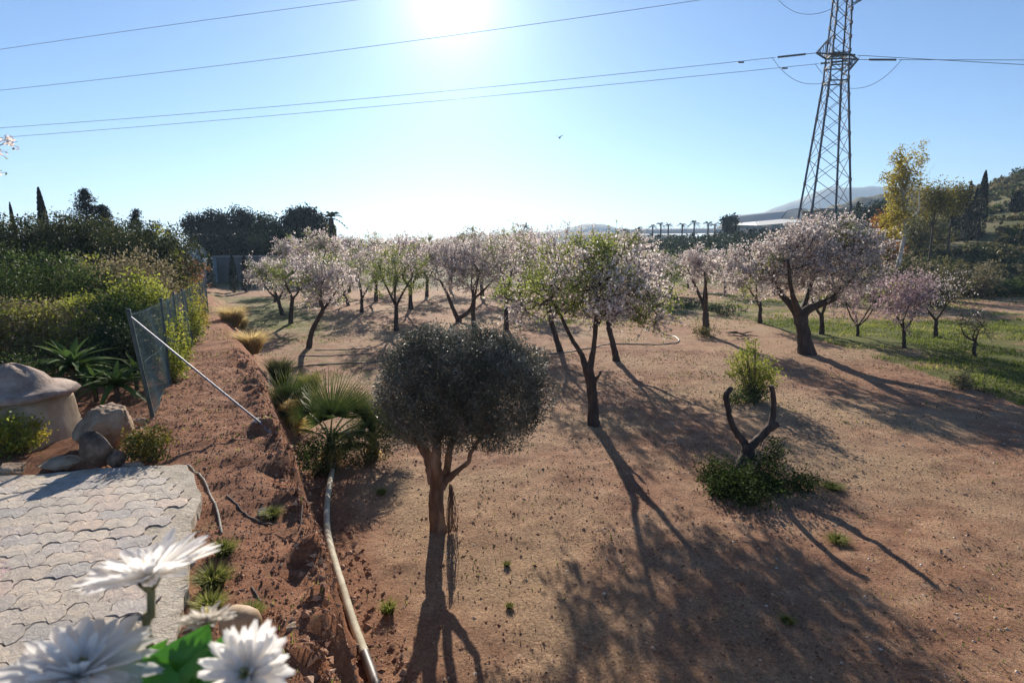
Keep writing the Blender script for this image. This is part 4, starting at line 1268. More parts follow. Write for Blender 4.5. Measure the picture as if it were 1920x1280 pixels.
zb_ = PB.z
zW = PD(1560, 150, 75).z - zb_            # waist
zT = zW + 21
def hw(z):
    if z < zW: return 2.75 + (1.05 - 2.75) * z / zW
    return 1.05 + (.45 - 1.05) * (z - zW) / (zT - zW)
def corner(k, z):
    s = hw(z); a, b_ = ((1, 1), (1, -1), (-1, -1), (-1, 1))[k % 4]
    return A1 * (a * s) + A2 * (b_ * s) + Vector((0, 0, z))
lv = [0]
while lv[-1] < zW - 1.2: lv.append(lv[-1] + hw(lv[-1]) * 1.15 + .55)
sc = zW / lv[-1]; lv = [v * sc for v in lv]
nlow = len(lv)
while lv[-1] < zT - .5: lv.append(lv[-1] + 1.55)
for i in range(len(lv) - 1):
    z0, z1 = lv[i], lv[i + 1]
    for k in range(4):
        if i == 0: pass
        member('brace', corner(k, z0), corner(k + 1, z1), .06 if i < nlow else .055)
        member('brace', corner(k + 1, z0), corner(k, z1), .06 if i < nlow else .055)
for k in range(4):
    member('leg', corner(k, 0), corner(k, zW), .19)
    member('leg', corner(k, zW), corner(k, zT), .14)
    for z in (zW - .3, zW + 1.5): member('crossbar', corner(k, z), corner(k + 1, z), .13)
    for z in lv[:nlow + 6]:
        o_ = bpy.data.objects.new('joint_plate', UB); COL.objects.link(o_); o_.parent = pyl
        o_.location = corner(k, z) - Vector((0, 0, .25)); o_.scale = (.26, .26, .42)
arms = []
levels = [PD(1565, 106, 75).z - zb_, 0, 0]
levels[1] = levels[0] + 7.6; levels[2] = levels[1] + 6.0
for li, z in enumerate(levels):
    for s in (-1, 1):
        Lr = (3.5, 4.6, 3.2)[li]
        tip = AD * (s * Lr) + Vector((0, 0, z))
        arms.append((li, s, tip))
        ks = sorted(range(4), key=lambda k: -(corner(k, z).x * AD.x + corner(k, z).y * AD.y) * s)[:2]
        dz = 2.3 if s < 0 else -2.0
        for k in ks:
            member('arm', corner(k, z), tip, .14)
            member('arm', corner(k, z + dz), tip, .12)
        for t in (.2, .4, .6, .8):
            pA = corner(ks[0], z).lerp(tip, t); pB = corner(ks[1], z).lerp(tip, t); pC = corner(ks[0], z + dz).lerp(tip, t); pD = corner(ks[1], z + dz).lerp(tip, t)
            member('brace', pA, pB, .06); member('brace', pA, pC, .06); member('brace', pB, pD, .06)
    for k in range(4): member('crossbar', corner(k, z), corner(k + 1, z), .14)
top = Vector((0, 0, zT + 2.5))
for k in range(4): member('peak_member', corner(k, zT), top, .1)
# birds' nest / platform of brown twigs at the lower arm
nb_ = MB(); rng = np.random.default_rng(12)
for k in range(260):
    a = rng.random() * 6.28; r_ = .9 * rng.random() ** .5; c = np.array([math.cos(a) * r_, math.sin(a) * r_, levels[0] + .08 + rng.random() * .32])
    d = runit(1, rng)[0] * .45; d[2] *= .25
    prisms(nb_, [c - d], [c + d], .025, .012, 3, rng.random())
nest = nb_.build('stick_nest', M['twig']); nest.location = PB
tag(nest, 'brown stick nest on the lowest crossarm level inside the pylon', 'nest')

# wires: real spans; heights follow the photographed lines
def wire_span(z_att, tip, left_pts, label, side):
    """tip: attachment on the pylon (local); left_pts: (px, py) the wire passes on its way to the next pylon at the left"""
    t0 = PB + tip
    n_ = Vector((A1.y, -A1.x, 0))
    sam = [(0.0, t0.z)]
    for px, py in left_pts:
        d = ray(px, py); o = Vector((0, 0, CAMZ))
        # meet the vertical plane that holds the wire
        tt = (t0 - o).dot(n_) / d.dot(n_); q = o + d * tt
        sam.append(((q - t0).dot(A1), q.z))
    s_ = np.array([v[0] for v in sam]); z_ = np.array([v[1] for v in sam])
    c = np.polyfit(s_, z_, 2)
    c[2] += t0.z - np.polyval(c, 0)
    return t0, c


def build_wire(tip, left, label, ins=True, r=.032):
    t0, c = wire_span(0, tip, left, label, 0)
    o = thing('power_line', t0, label, 'power line', 'high voltage wires of the pylon')
    def pt(s): p = A1 * s; return Vector((p.x, p.y, np.polyval(c, s) - t0.z))
    s0 = 4.6 if ins else 0
    for off in (0,):
        mb = MB(); q = [pt(s) for s in np.linspace(s0, 230, 60)]
        tube(mb, q, r, 5); mb.build('wire', M['wire'], o)
    slope = .10 if 'near lower' in label else .045
    def pr(s): p = A1 * (-s); return Vector((p.x, p.y, -slope * s + .00006 * s * s))
    mb = MB(); tube(mb, [pr(s) for s in np.linspace(s0, 230, 50)], r * 1.15, 5); mb.build('wire', M['wire'], o)
    if ins:
        for f in (pt, pr):
            mb = MB(); ss = np.linspace(1.2, 4.4, 33); rr = [.16 if i % 2 else .07 for i in range(33)]
            tube(mb, [f(s) for s in ss], rr, 8); mb.build('insulator', M['insulator'], o)
            mb = MB(); tube(mb, [f(0), f(1.2)], .04, 5); mb.build('shackle', M['steel'], o)
        # jumper loop under the arm
        mb = MB(); q = []
        a = pt(5.0); b_ = pr(5.0)
        for u in np.linspace(0, 1, 22):
            p = a.lerp(b_, u); p = Vector((p.x, p.y, p.z - 3.1 * (1 - abs(2 * u - 1) ** 2.2))); q.append(p)
        tube(mb, q, .028, 4); mb.build('jumper', M['wire'], o)
        mb = MB(); p = pt(8.6); tube(mb, [p + Vector((0, 0, -.14)) - A1 * .35, p + Vector((0, 0, -.14)) + A1 * .35], .09, 6); mb.build('damper', M['insulator'], o)
    return o


tp = {(li, s): t for li, s, t in arms}
build_wire(tp[(0, -1)], [(920, 163), (0, 240)], 'power line from the near lower arm of the pylon, upper of the close pair')
build_wire(tp[(0, 1)], [(890, 183), (30, 256)], 'power line from the far lower arm of the pylon, lower of the close pair')
build_wire(tp[(1, -1)], [(1400, -1), (870, 67), (0, 174)], 'single power line crossing high just below the sun')
build_wire(tp[(2, 1)], [(580, 12), (0, 93)], 'highest power line, crossing the top left corner of the sky')

# ---------------------------------------------------------------- bird
b = PD(1049, 259, 34)
bd = MB()
tube(bd, [(-.16, 0, 0), (-.08, 0, .01), (.02, 0, .02), (.12, 0, .02), (.17, 0, .03)], [.012, .035, .05, .035, .012], 8)
o = thing('flying_bird', b, 'small dark bird flying with raised wings in the open sky', 'bird')
bd.build('body', M['bird_m'], o, smooth=True)
for s in (-1, 1):
    w_ = MB()
    V = [(-.05, 0, .02), (.07, 0, .02), (.06, s * .10, .10), (-.05, s * .10, .10), (.01, s * .24, .15), (-.05, s * .24, .14)]
    w_.add(V + [(x, y, z + .008) for x, y, z in V], [(0, 1, 2, 3), (3, 2, 4, 5), (9, 8, 7, 6), (11, 10, 8, 9), (1, 7, 8, 2), (2, 8, 10, 4), (4, 10, 11, 5), (5, 11, 9, 3), (3, 9, 6, 0)])
    w_.build('wing', M['bird_m'], o)
o.rotation_euler = (0, 0, math.radians(70))

# ---------------------------------------------------------------- fence
FD = Vector((-.475, 1, 0)).normalized()
f0 = PG(289, 782, 1.3); f0.z = 1.28
ftop = PD(241, 584, f0.y + .0)
fl = thing('chain_link_fence', f0, 'green chain-link fence running away along the garden with slender posts', 'fence')
FH = ftop.z - f0.z
lean0 = Vector((ftop.x - f0.x, 0, FH))
NP = 9; GAP = 2.6
posts = []
for i in range(NP):
    p = FD * (GAP * i); gz = Hs(f0.x + p.x, f0.y + p.y) - f0.z
    le = lean0 * (1 if i == 0 else .0) + (Vector((0, 0, FH)) if i else Vector())
    if i: le += Vector((R.normal() * .03 - .05, 0, 0))
    base = Vector((p.x, p.y, min(gz, .05)))
    posts.append((base, base + le))
    mb = MB(); tube(mb, [base - Vector((0, 0, .2)), base + le * 1.02], .032 if i == 0 else .024, 8); 
    mb.build('post', M['fence_green'], fl, smooth=True)
    mb = MB(); tube(mb, [base + le * 1.02, base + le * 1.02 + Vector((0, 0, .03))], [.04, .025], 8); mb.build('post_cap', M['insulator'] if i == 0 else M['fence_green'], fl)
for i in range(NP - 1):
    (a0, a1), (c0, c1) = posts[i], posts[i + 1]
    a0 = a0 + Vector((0, 0, .03)); c0 = c0 + Vector((0, 0, .03))
    mb = MB(); A_ = []; B_ = []
    nxc = 46; nzc = 30
    def fp(u, v):
        bot = a0.lerp(c0, u); tp_ = a1.lerp(c1, u); q = bot.lerp(tp_, v)
        wob = .03 * math.sin(u * 9 + v * 5 + i) * math.sin(math.pi * u)
        return Vector((q.x + wob, q.y, q.z - .03 * math.sin(math.pi * u) * v))
    for dirn in (1, -1):
        for s in range(-nzc, nxc + nzc + 1, 1):
            prev = None
            for k in range(0, nzc + 1, 3):
                xx = s + dirn * k
                u = xx / nxc; v = k / nzc
                if 0 <= u <= 1:
                    q = fp(u, v)
                    if prev is not None: A_.append(prev); B_.append(q)
                    prev = q
                else: prev = None
    prisms(mb, A_, B_, .0022, .0022, 3)
    mb.build('wire_mesh', M['fence_wire'], fl)
    for v in (.02, .5, .98):
        mb = MB(); tube(mb, [fp(u, v) for u in np.linspace(0, 1, 7)], .0025, 4); mb.build('line_wire', M['fence_wire'], fl)
# brace tube of the first post
b0 = P(492, 796, 1.34); bt = f0 + posts[0][1] * .97
br = thing('fence_brace', b0, 'thin galvanised brace tube slanting from the fence post down to the bank', 'brace')
mb = MB(); tube(mb, [(0, 0, 0), tuple(bt - b0)], .015, 8); mb.build('tube', M['galv'], br, smooth=True)
mb = MB(); tube(mb, [(.02, -.01, -.03), (.2, -.06, -.16)], .02, 8); mb.build('tube_end', M['galv'], br, smooth=True)


def rock(name, loc, size, mat, label=None, cat='rock', group=None, seed=1, rz=0, sub=3, amp=.35, parent=None, flat=False, cut=.0):
    rng = np.random.default_rng(seed)
    import bmesh
    bm = bmesh.new(); bmesh.ops.create_icosphere(bm, subdivisions=sub, radius=1)
    V = np.array([v.co[:] for v in bm.verts])
    off = rng.random(3) * 50
    n1 = fbm(V[:, 0] * 1.1 + off[0] + V[:, 2], V[:, 1] * 1.1 + off[1] - V[:, 2] * .6, 2, seed)
    n2 = fbm(V[:, 0] * 3.5 + off[2] + V[:, 2] * 2, V[:, 1] * 3.5 + off[1] - V[:, 2] * 1.6, 3, seed + 2)
    n3 = fbm(V[:, 0] * 9 + off[0] + V[:, 2] * 5, V[:, 1] * 9 + off[2] - V[:, 2] * 4, 3, seed + 5)
    V0 = V.copy(); V = V * (1 + (n1 - .5)[:, None] * amp * 2.2 + (n2 - .5)[:, None] * amp * .9)
    for _ in range(11):                      # chop flat faces
        d = runit(1, rng)[0]; lim = .55 + .25 * rng.random(); h = V @ d
        V = V - d * np.maximum(h - lim, 0)[:, None] * .85
    V = V + V0 * (n3 - .5)[:, None] * .16
    V = V * np.array(size)
    for v, c in zip(bm.verts, V): v.co = c
    me = bpy.data.meshes.new(name); bm.to_mesh(me); bm.free()
    me.materials.append(M[mat])
    me.polygons.foreach_set('use_smooth', np.full(len(me.polygons), not flat))
    o = link(name, me, parent, loc); o.rotation_euler = (0, 0, rz)
    if parent is None: tag(o, label, cat, group)
    return o


rock('concrete_footing', P(487, 795, 1.3) + Vector((0, 0, .02)), (.17, .14, .12), 'concrete', 'rough concrete lump at the foot of the slanting fence brace', 'footing', seed=3)

# ---------------------------------------------------------------- stone pillar with cap, rocks
pc = P(38, 815, 1.3)
sp_ = thing('stone_pillar', pc, 'squat rendered stone pillar under a wide domed grey stone cap', 'stone pillar')
import bmesh
def lathe_rough(mb, prof, sides, seed, amp, sx=1, sy=1, square=0.0):
    V = []; rng = np.random.default_rng(seed); m = len(prof)
    for i, (r_, z) in enumerate(prof):
        for k in range(sides):
            a = 2 * math.pi * k / sides
            ca, sa = math.cos(a), math.sin(a)
            sq = 1 / max(abs(ca), abs(sa)); rr = r_ * (1 + square * (min(sq, 1.3) - 1))
            rr *= 1 + (float(nz(np.array([ca * 1.6 + 9]), np.array([sa * 1.6 + z * 3.0 + seed]), seed)[0]) - .5) * amp
            zz = z + (float(nz(np.array([ca * 2 + 4]), np.array([sa * 2 + r_ * 2]), seed + 5)[0]) - .5) * amp * .22
            V.append((ca * rr * sx, sa * rr * sy, zz))
    F = [(i * sides + k, i * sides + (k + 1) % sides, (i + 1) * sides + (k + 1) % sides, (i + 1) * sides + k) for i in range(m - 1) for k in range(sides)]
    mb.add(V, F)
zt = PD(60, 742, pc.y).z - pc.z
wr = zc_m(78, pc.y)
mb = MB(); lathe_rough(mb, [(wr * 1.22, -.2), (wr * 1.15, .1), (wr * 1.08, zt * .4), (wr * 1.03, zt * .75), (wr * .98, zt * .98), (wr * .3, zt)], 40, 3, .22, square=.6)
mb.build('pillar_body', M['plaster'], sp_, smooth=True)
zc2 = PD(60, 682, pc.y).z - pc.z
wc = zc_m(98, pc.y)
mb = MB(); lathe_rough(mb, [(wr * .2, zt - .005), (wc * .8, zt - .03), (wc * 1.04, zt - .0), (wc * 1.10, zt + .045), (wc * 1.03, zt + .10), (wc * .86, zt + .12), (wc * .68, zt + .16), (wc * .5, (zt + zc2) / 2 + .08), (wc * .3, zc2 - .06), (wc * .12, zc2 - .005), (.01, zc2)], 44, 8, .20, sy=.9)
mb.build('stone_cap', M['cap'], sp_, smooth=True)

def rk(px, py, wpx, hpx, mat, label, seed, amp=.3, dz=.0, z0=1.3, rz=0, d=.8, group=None):
    p = P(px, py, z0); w = zc_m(wpx, p.y) / 2; h = zc_m(hpx, p.y) / 2
    return rock('rock', p + Vector((0, w * .3, h * .75 + dz)), (w, w * d, h), mat, label, 'rock', group, seed, rz, 5, amp, flat=False)
rk(190, 838, 130, 100, 'rock', 'large pale boulder right of the capped pillar', 21)
rk(181, 880, 62, 84, 'rock_dark', 'upright dark pitted rock in front of the pale boulder', 22, .35)
rk(216, 878, 42, 46, 'rock_dark', 'small dark rock leaning on the upright pitted one', 23, .35)
rk(106, 880, 90, 26, 'rock', 'low flat grey slab of stone at the patio edge', 24, .3)
rk(14, 890, 70, 24, 'rock', 'reddish brown rock at the left end of the patio edge', 25, .3)
rk(249, 880, 40, 16, 'rock', 'small buff stone under the yellow-green bush', 26, .3)
rk(262, 800, 40, 20, 'rock', 'small pale stone behind the yellow-green bush', 29, .3)
# bushes by the rocks
def lowbush(px, py, wpx, hpx, mat, label, n, size, seed, z0=1.3, second=None, cat='shrub', name='low_bush', power=.35, stems=40, **k):
    p = PG(px, py, z0); W = zc_m(wpx, p.y) / 2; h = zc_m(hpx, p.y)
    return shrub(name, p - Vector((0, 0, .03)), [(0, 0, h * .5, W, W * .85, h * .52), (-W * .3, 0, h * .45, W * .7, W * .6, h * .4)], n, size, mat, label, cat, None, stems, seed, clump=12, spread=.045, power=power, second=second, stem_r=.004, lump=.4, freq=3, **k)
lowbush(282, 862, 104, 70, 'ochre_leaf', 'yellow-green leafy bush at the corner of the patio', 1900, .040, 31, second=('green_leaf', .35))
lowbush(22, 850, 120, 84, 'lime_leaf', 'bright yellow-green bush at the left edge before the pillar', 2600, .045, 32, second=('yellow_leaf', .4))
lowbush(120, 742, 60, 30, 'orange_leaf', 'dry reddish seedlings behind the pillar cap', 300, .04, 34)


# blade-leaved rosette plants
def blade_mesh(L, w, n=6, droop=.5, vfold=.25):
    mb = MB(); V = []
    for i in range(n + 1):
        t = i / n; ww = w * (math.sin(math.pi * min(1, .18 + t * .82)) ** .8) * (1 if t < 1 else 0)
        x = L * t; z = -droop * L * t * t
        V += [(x, -ww / 2, z + vfold * ww), (x, 0, z), (x, ww / 2, z + vfold * ww)]
    F = []
    for i in range(n):
        a = i * 3
        F += [(a, a + 3, a + 4, a + 1), (a + 1, a + 4, a + 5, a + 2)]
    mb.add(V, F, np.linspace(.2, .9, len(F)))
    return mb
BL = [blade_mesh(1, .19, droop=d + .15).mesh('leaf', M['blade'], True) for d in (.25, .45, .7)]


def rosette(px, Y, wpx, label, seed, nl=26, name='blade_leaved_plant', group='blade-leaved plants by the fence', z0=1.3, lift=0.0):
    rng = np.random.default_rng(seed)
    p = garden(px, Y); L = zc_m(wpx, p.y) / 2
    o = thing(name, p + Vector((0, 0, lift)), label, 'plant', group)
    mb = MB(); tube(mb, [(0, 0, -lift - .05), (0, 0, .08)], .04, 6); mb.build('stem', M['twig'], o)
    for k in range(nl):
        a = k * 2.4; el = .15 + 1.2 * (k / nl)
        l = link('leaf', BL[int(rng.integers(3))], o, (0, 0, .05 + .06 * k / nl))
        s = L * (1.1 - .35 * k / nl) * (.85 + .3 * rng.random())
        l.scale = (s, s, s); l.rotation_euler = (rng.normal() * .15, -el, a)
rosette(112, 10.2, 150, 'bright green blade-leaved rosette behind the pillar cap', 1, 34, lift=.5)
rosette(192, 9.9, 130, 'low blade-leaved rosette between the pillar and the first fence post', 2, 30, lift=.22)
rosette(150, 10.0, 100, 'small blade-leaved rosette right behind the pillar cap', 3, 24, lift=.3)
rosette(232, 10.8, 90, 'blade-leaved rosette in the shade at the first fence post', 4, 24, lift=.3)

# climbing yellow-green growth over the fence
def climber(u, label, seed, n=1500, h=1.3, w=.3, zc=.85, mat='lime_leaf'):
    q = f0 + FD * u
    g = Vector((q.x, q.y, Hs(q.x, q.y) - .02))
    shrub('climbing_plant', g, [(0.05, 0, zc, w * .7, w, h * .55), (0.1, .1, zc * .5, w * .6, w, h * .3)], n, .06, mat, label, 'climbing plant', 'climbers on the chain-link fence', seed=seed, clump=12, spread=.07, power=.5, lump=.4, freq=2, second=('green_leaf', .25), stems=20, stem_r=.004)
climber(2.9, 'yellow-green climber spilling through the first fence bay', 51, 1500, 1.3, .3, .75)
climber(5.2, 'yellow-green climber in the middle of the fence', 52, 1100, 1.3, .26, .7)
climber(9.4, 'tall yellow climber hanging over the far fence posts', 53, 1800, 1.7, .32, .95)
climber(12, 'leafy climber at the far end of the fence', 54, 1800, 1.9, .45, .95, 'yellow_leaf')

# ---------------------------------------------------------------- patio
pe = [P(330, 1290, 1.36), P(322, 1235, 1.36), P(330, 1190, 1.36), P(343, 1140, 1.36), P(352, 1090, 1.36), P(356, 1050, 1.36), P(366, 1010, 1.36), P(358, 985, 1.36), P(368, 955, 1.36), P(378, 925, 1.36), P(366, 900, 1.36),
      P(350, 871, 1.36), P(270, 873, 1.36), P(200, 877, 1.36), P(130, 884, 1.36), P(60, 890, 1.36), P(0, 892, 1.36), P(-150, 905, 1.36), P(-420, 940, 1.36)]
poly = [Vector((-1.75, 1.2, 1.36))] + pe + [Vector((-7.5, 1.2, 1.36))]
# roughen the outline
out = []
for i in range(len(poly)):
    a = poly[i]; c = poly[(i + 1) % len(poly)]; L = (c - a).length; k = max(1, int(L / .09)) if 1 <= i < 18 else 1
    for j in range(k):
        q = a.lerp(c, j / k); 
        if j: q += Vector((R.normal() * .014, R.normal() * .014, 0))
        out.append(q)
import mathutils.geometry as mg
tri = mg.tessellate_polygon([out])
n = len(out); V = [(p.x, p.y, 1.36) for p in out] + [(p.x + .03 * (R.random() - .3), p.y, 1.12) for p in out]
mb = MB(); mb.add(V, [tuple(t) for t in tri]); mb.add(V, [(i, (i + 1) % n, n + (i + 1) % n, n + i) for i in range(n)])
patio = mb.build('patio', M['slab']); tag(patio, kind='structure')


def inside(x, y, pol):
    c = False; j = len(pol) - 1
    for i in range(len(pol)):
        if (pol[i].y > y) != (pol[j].y > y) and x < (pol[j].x - pol[i].x) * (y - pol[i].y) / (pol[j].y - pol[i].y) + pol[i].x: c = not c
        j = i
    return c


def paver_variants():
    w, h = .30, .205; res = []
    for s in range(5):
        rng = np.random.default_rng(700 + s)
        amp = .020; gap = .0022; pts = []
        nx_, ny_ = 8, 3
        def wob(x): return amp * math.sin(4 * math.pi * x / w) + amp * .45 * math.sin(8 * math.pi * x / w + 1)
        for i in range(nx_): x = -w / 2 + w * i / nx_; pts.append((x, -h / 2 + wob(x) + gap))
        for i in range(ny_): y = -h / 2 + h * i / ny_; pts.append((w / 2 + .014 * math.sin(2 * math.pi * i / ny_) - gap, y))
        for i in range(nx_): x = w / 2 - w * i / nx_; pts.append((x, h / 2 + wob(x) - gap))
        for i in range(ny_): y = h / 2 - h * i / ny_; pts.append((-w / 2 + .014 * math.sin(2 * math.pi * (ny_ - i) / ny_) + gap, y))
        n = len(pts); t = rng.random() * .002
        ins = [(x * .985, y * .974) for x, y in pts]
        V = [(x, y, -.004) for x, y in pts] + [(x, y, .009 + rng.normal() * .0012) for x, y in ins] + [(0, 0, .011 + t)]
        m_ = MB(); m_.add(V, [(i, (i + 1) % n, n + (i + 1) % n, n + i) for i in range(n)]); m_.add(V, [(n + i, n + (i + 1) % n, 2 * n) for i in range(n)])
        res.append(m_.mesh('paver', M['paver'], False))
    return res
PV = paver_variants(); ang = math.radians(9); ca, sa = math.cos(ang), math.sin(ang)
cells = []
for j in range(-4, 40):
    for i in range(-40, 30):
        u = i * .30 + (.15 if j % 2 else 0); v = j * .205
        x = -4.2 + u * ca - v * sa; y = 2.2 + u * sa + v * ca
        if y < 2.3 or y > 7.2: continue
        if not inside(x, y, out): continue
        # stay off the crumbling mortar margin at the outer edge
        if not (inside(x + .27, y, out) and inside(x + .1, y + .11, out) and inside(x - .1, y + .11, out)): continue
        d = Vector((x, y, 1.36 - CAMZ)); zc = y * math.cos(PITCH) + (CAMZ - 1.36) * math.sin(PITCH)
        px = 960 + FPX * x / zc; py = 640 + FPX * ((CAMZ - 1.36) * math.cos(PITCH) - y * math.sin(PITCH)) / zc
        vis = px > -60 and py < 1330
        cells.append((not vis, d.length, x, y))
cells.sort()
rest = MB(); bed = MB()
for k, (nv, dd_, x, y) in enumerate(cells):
    vi = int(R.integers(5))
    bed.add([(x + u_ * ca - v_ * sa, y + u_ * sa + v_ * ca, 1.3604) for u_, v_ in ((-.147, -.1), (.147, -.1), (.147, .1), (-.147, .1))], [(0, 1, 2, 3)])
    if k < 300 and not nv:
        o = link('paver', PV[vi], patio, (x, y, 1.362 + R.normal() * .0024)); o.rotation_euler = (R.normal() * .009, R.normal() * .009, ang + R.normal() * .012)
    else:
        me = PV[vi]; V = np.array([v.co[:] for v in me.vertices]); V = V @ np.array([[ca, sa, 0], [-sa, ca, 0], [0, 0, 1]]) + np.array([x, y, 1.362])
        for sz in (3, 4):
            Fs = [tuple(p.vertices) for p in me.polygons if len(p.vertices) == sz]
            rest.add(V, Fs, R.random())
if rest.n: tag(rest.build('paver_field', M['paver'], patio), kind='stuff')
bed.build('joint_sand', M['joint'], patio)
print('pavers', len(cells), sum(1 for c in cells if not c[0]))

# house wall on which the camera's terrace stands, just below the frame
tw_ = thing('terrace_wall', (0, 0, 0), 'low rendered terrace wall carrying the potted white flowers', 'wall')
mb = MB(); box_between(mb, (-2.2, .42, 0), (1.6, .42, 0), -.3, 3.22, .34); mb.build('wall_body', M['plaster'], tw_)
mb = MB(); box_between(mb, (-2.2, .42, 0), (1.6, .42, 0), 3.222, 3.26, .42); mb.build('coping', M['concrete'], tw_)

# ---------------------------------------------------------------- potted flowers
pot_c = Vector((-.27, .42, 3.262))
pp = thing('potted_flowers', pot_c, 'white daisy-like flowers with green leaves, blurred close at the lower left', 'flowers')
mb = MB(); tube(mb, [(0, 0, 0), (0, 0, .13), (0, 0, .135)], [.055, .075, .08], 24); mb.build('pot', M['terracotta'], pp, smooth=True)


def petal_mesh(seed, L=1.0, w=.235):
    rng = np.random.default_rng(seed); mb = MB(); V = []; n = 6
    cr_ = .25 + .2 * rng.random()
    for i in range(n + 1):
        t = i / n; ww = w * (.35 + .65 * math.sin(math.pi * (.12 + .62 * t))) * (1 if t < .95 else .62)
        z = cr_ * .5 * math.sin(t * 1.7) * L * .4 - .02 * t
        for k in range(5):
            u = k / 4 - .5
            tipn = (.03 if k in (1, 3) else (-.03 if k == 2 else -.06)) * (t > .95)
            V.append((L * t + tipn, u * ww, z + ww * (.35 * u * u * 4 * .35 + .05 * math.cos(u * 12.5))))
    F = [(i * 5 + k, (i + 1) * 5 + k, (i + 1) * 5 + k + 1, i * 5 + k + 1) for i in range(n) for k in range(4)]
    mb.add(V, F, rng.random(len(F)) * .3 + .5)
    return mb
PM = {'petal': [petal_mesh(s).mesh('petal', M['petal'], True) for s in range(4)], 'petal_cream': [petal_mesh(s + 9).mesh('petal', M['petal_cream'], True) for s in range(4)]}


def flower(px, py, dist, wpx, axis, seed, mat='petal', rings=((20, 1.0, .10), (18, .93, .30), (16, .74, .55), (12, .5, .85), (8, .32, 1.1)), stem_px=None, label=None):
    rng = np.random.default_rng(seed)
    d = ray(px, py); c = Vector((0, 0, CAMZ)) + d * dist
    rad = wpx / FPX * dist / 2
    loc = c - pot_c
    head = link('flower_head', None, pp, loc); head.empty_display_size = .02
    if label: head['label'] = label
    head.rotation_mode = 'QUATERNION'; head.rotation_quaternion = Vector(axis).to_track_quat('Z', 'Y')
    for (n, s, el) in rings:
        for k in range(n):
            a = 2 * math.pi * (k + rng.random() * .5) / n
            l = link('petal', PM[mat][int(rng.integers(4))], head, (math.cos(a) * rad * .08, math.sin(a) * rad * .08, el * rad * .1))
            q = rad * s * (.88 + .2 * rng.random()); l.scale = (q, q * (.95 + .2 * rng.random()), q)
            l.rotation_euler = (rng.normal() * .12, -(el + rng.normal() * .09), a)
    mb = MB(); lathe_rough(mb, [(rad * .12, rad * .04), (rad * .12, rad * .10), (rad * .07, rad * .13), (.0005, rad * .14)], 14, seed, .1)
    mb.build('flower_disc', M['disc'], head, smooth=True)
    mb = MB(); lathe_rough(mb, [(rad * .04, -rad * .16), (rad * .12, -rad * .1), (rad * .2, rad * .02)], 12, seed, .05)
    mb.build('calyx', M['stem_m'], head, smooth=True)
    back = loc - Vector(axis).normalized() * rad * .15
    sp2 = stem_px or (px, py + 200)
    q = Vector((0, 0, CAMZ)) + ray(*sp2) * dist - pot_c
    mb = MB(); tube(mb, smooth_path([tuple(back), tuple(back.lerp(q, .4) + Vector((0, 0, -.004))), tuple(q), (0.0, 0, .12)], 6), .0032, 8)
    mb.build('stem', M['stem_m'], pp, smooth=True)


flower(280, 1086, .47, 224, (-.22, .22, 1.0), 1, stem_px=(282, 1215), rings=((22, 1.0, .16), (18, .9, .36), (14, .66, .65), (8, .42, 1.0)))
flower(150, 1268, .41, 250, (.10, -.02, 1.0), 2, stem_px=(200, 1400))
flower(464, 1262, .41, 165, (.0, -.75, .66), 3, stem_px=(440, 1400))
flower(388, 1168, .47, 100, (-.1, .35, 1.0), 4, 'petal_cream', stem_px=(400, 1290), label='smaller cream flower half hidden behind a leaf')
flower(30, 1282, .40, 110, (-.3, -.2, 1), 5, stem_px=(80, 1400))


def big_leaf(pts_px, dist, w, seed, up=(0, -.6, .8), name='leaf'):
    """serrated oval leaf between two photo points at the plant's distance"""
    a = Vector((0, 0, CAMZ)) + ray(*pts_px[0]) * dist - pot_c; b_ = Vector((0, 0, CAMZ)) + ray(*pts_px[1]) * (dist * 1.02) - pot_c
    d = b_ - a; L = d.length; d.normalize(); n_ = Vector(up); s = d.cross(n_).normalized(); n_ = s.cross(d)
    mb = MB(); V = []; n = 12; m = 8
    for i in range(n + 1):
        t = i / n; ww = w * math.sin(math.pi * min(1, .1 + .9 * t) ** .85) * (1 + .07 * (i % 2))
        for k in range(m + 1):
            u = k / m * 2 - 1
            p = a + d * (L * t) + s * (u * ww / 2) + n_ * (abs(u) * ww * .18 - .25 * w * t * t + .012 * w * math.sin(9 * t + abs(u) * 5))
            V.append(tuple(p))
    F = [(i * (m + 1) + k, (i + 1) * (m + 1) + k, (i + 1) * (m + 1) + k + 1, i * (m + 1) + k + 1) for i in range(n) for k in range(m)]
    mb.add(V, F, np.tile(np.where(np.abs(np.arange(m) - (m - 1) / 2) < 1, .9, .45), n))
    mb.build(name, M['fresh_leaf'], pp, smooth=True)


big_leaf([(318, 1335), (374, 1180)], .425, .058, 1, (.1, -.75, .6))
big_leaf([(370, 1340), (412, 1200)], .425, .045, 2, (.3, -.6, .8))
big_leaf([(300, 1360), (235, 1225)], .41, .045, 7, (0, -.5, .9))
big_leaf([(230, 1330), (300, 1200)], .45, .035, 3)
big_leaf([(250, 1340), (180, 1250)], .44, .04, 4, (0, -.4, .9))
big_leaf([(290, 1330), (262, 1240)], .43, .03, 5, (.2, -.5, .9))
big_leaf([(340, 1340), (330, 1245)], .42, .03, 6, (-.2, -.5, .9))

# pinkish object at the left edge of the patio: a small clay pot with dry flowers
p = P(-24, 1120, 1.37)
o = thing('patio_plant', p, 'pinkish flowering pot plant cut by the left edge, standing on the patio', 'pot plant')
mb = MB(); tube(mb, [(0, 0, 0), (0, 0, .16), (0, 0, .18)], [.05, .06, .065], 18); mb.build('pot', M['terracotta'], o, smooth=True)
mb = MB(); cloud(mb, [(0, 0, .22, .09, .09, .08)], 300, .03, np.random.default_rng(4), .6, 0, 8, .03, .4); mb.build('foliage', M['blossom_pink'], o)

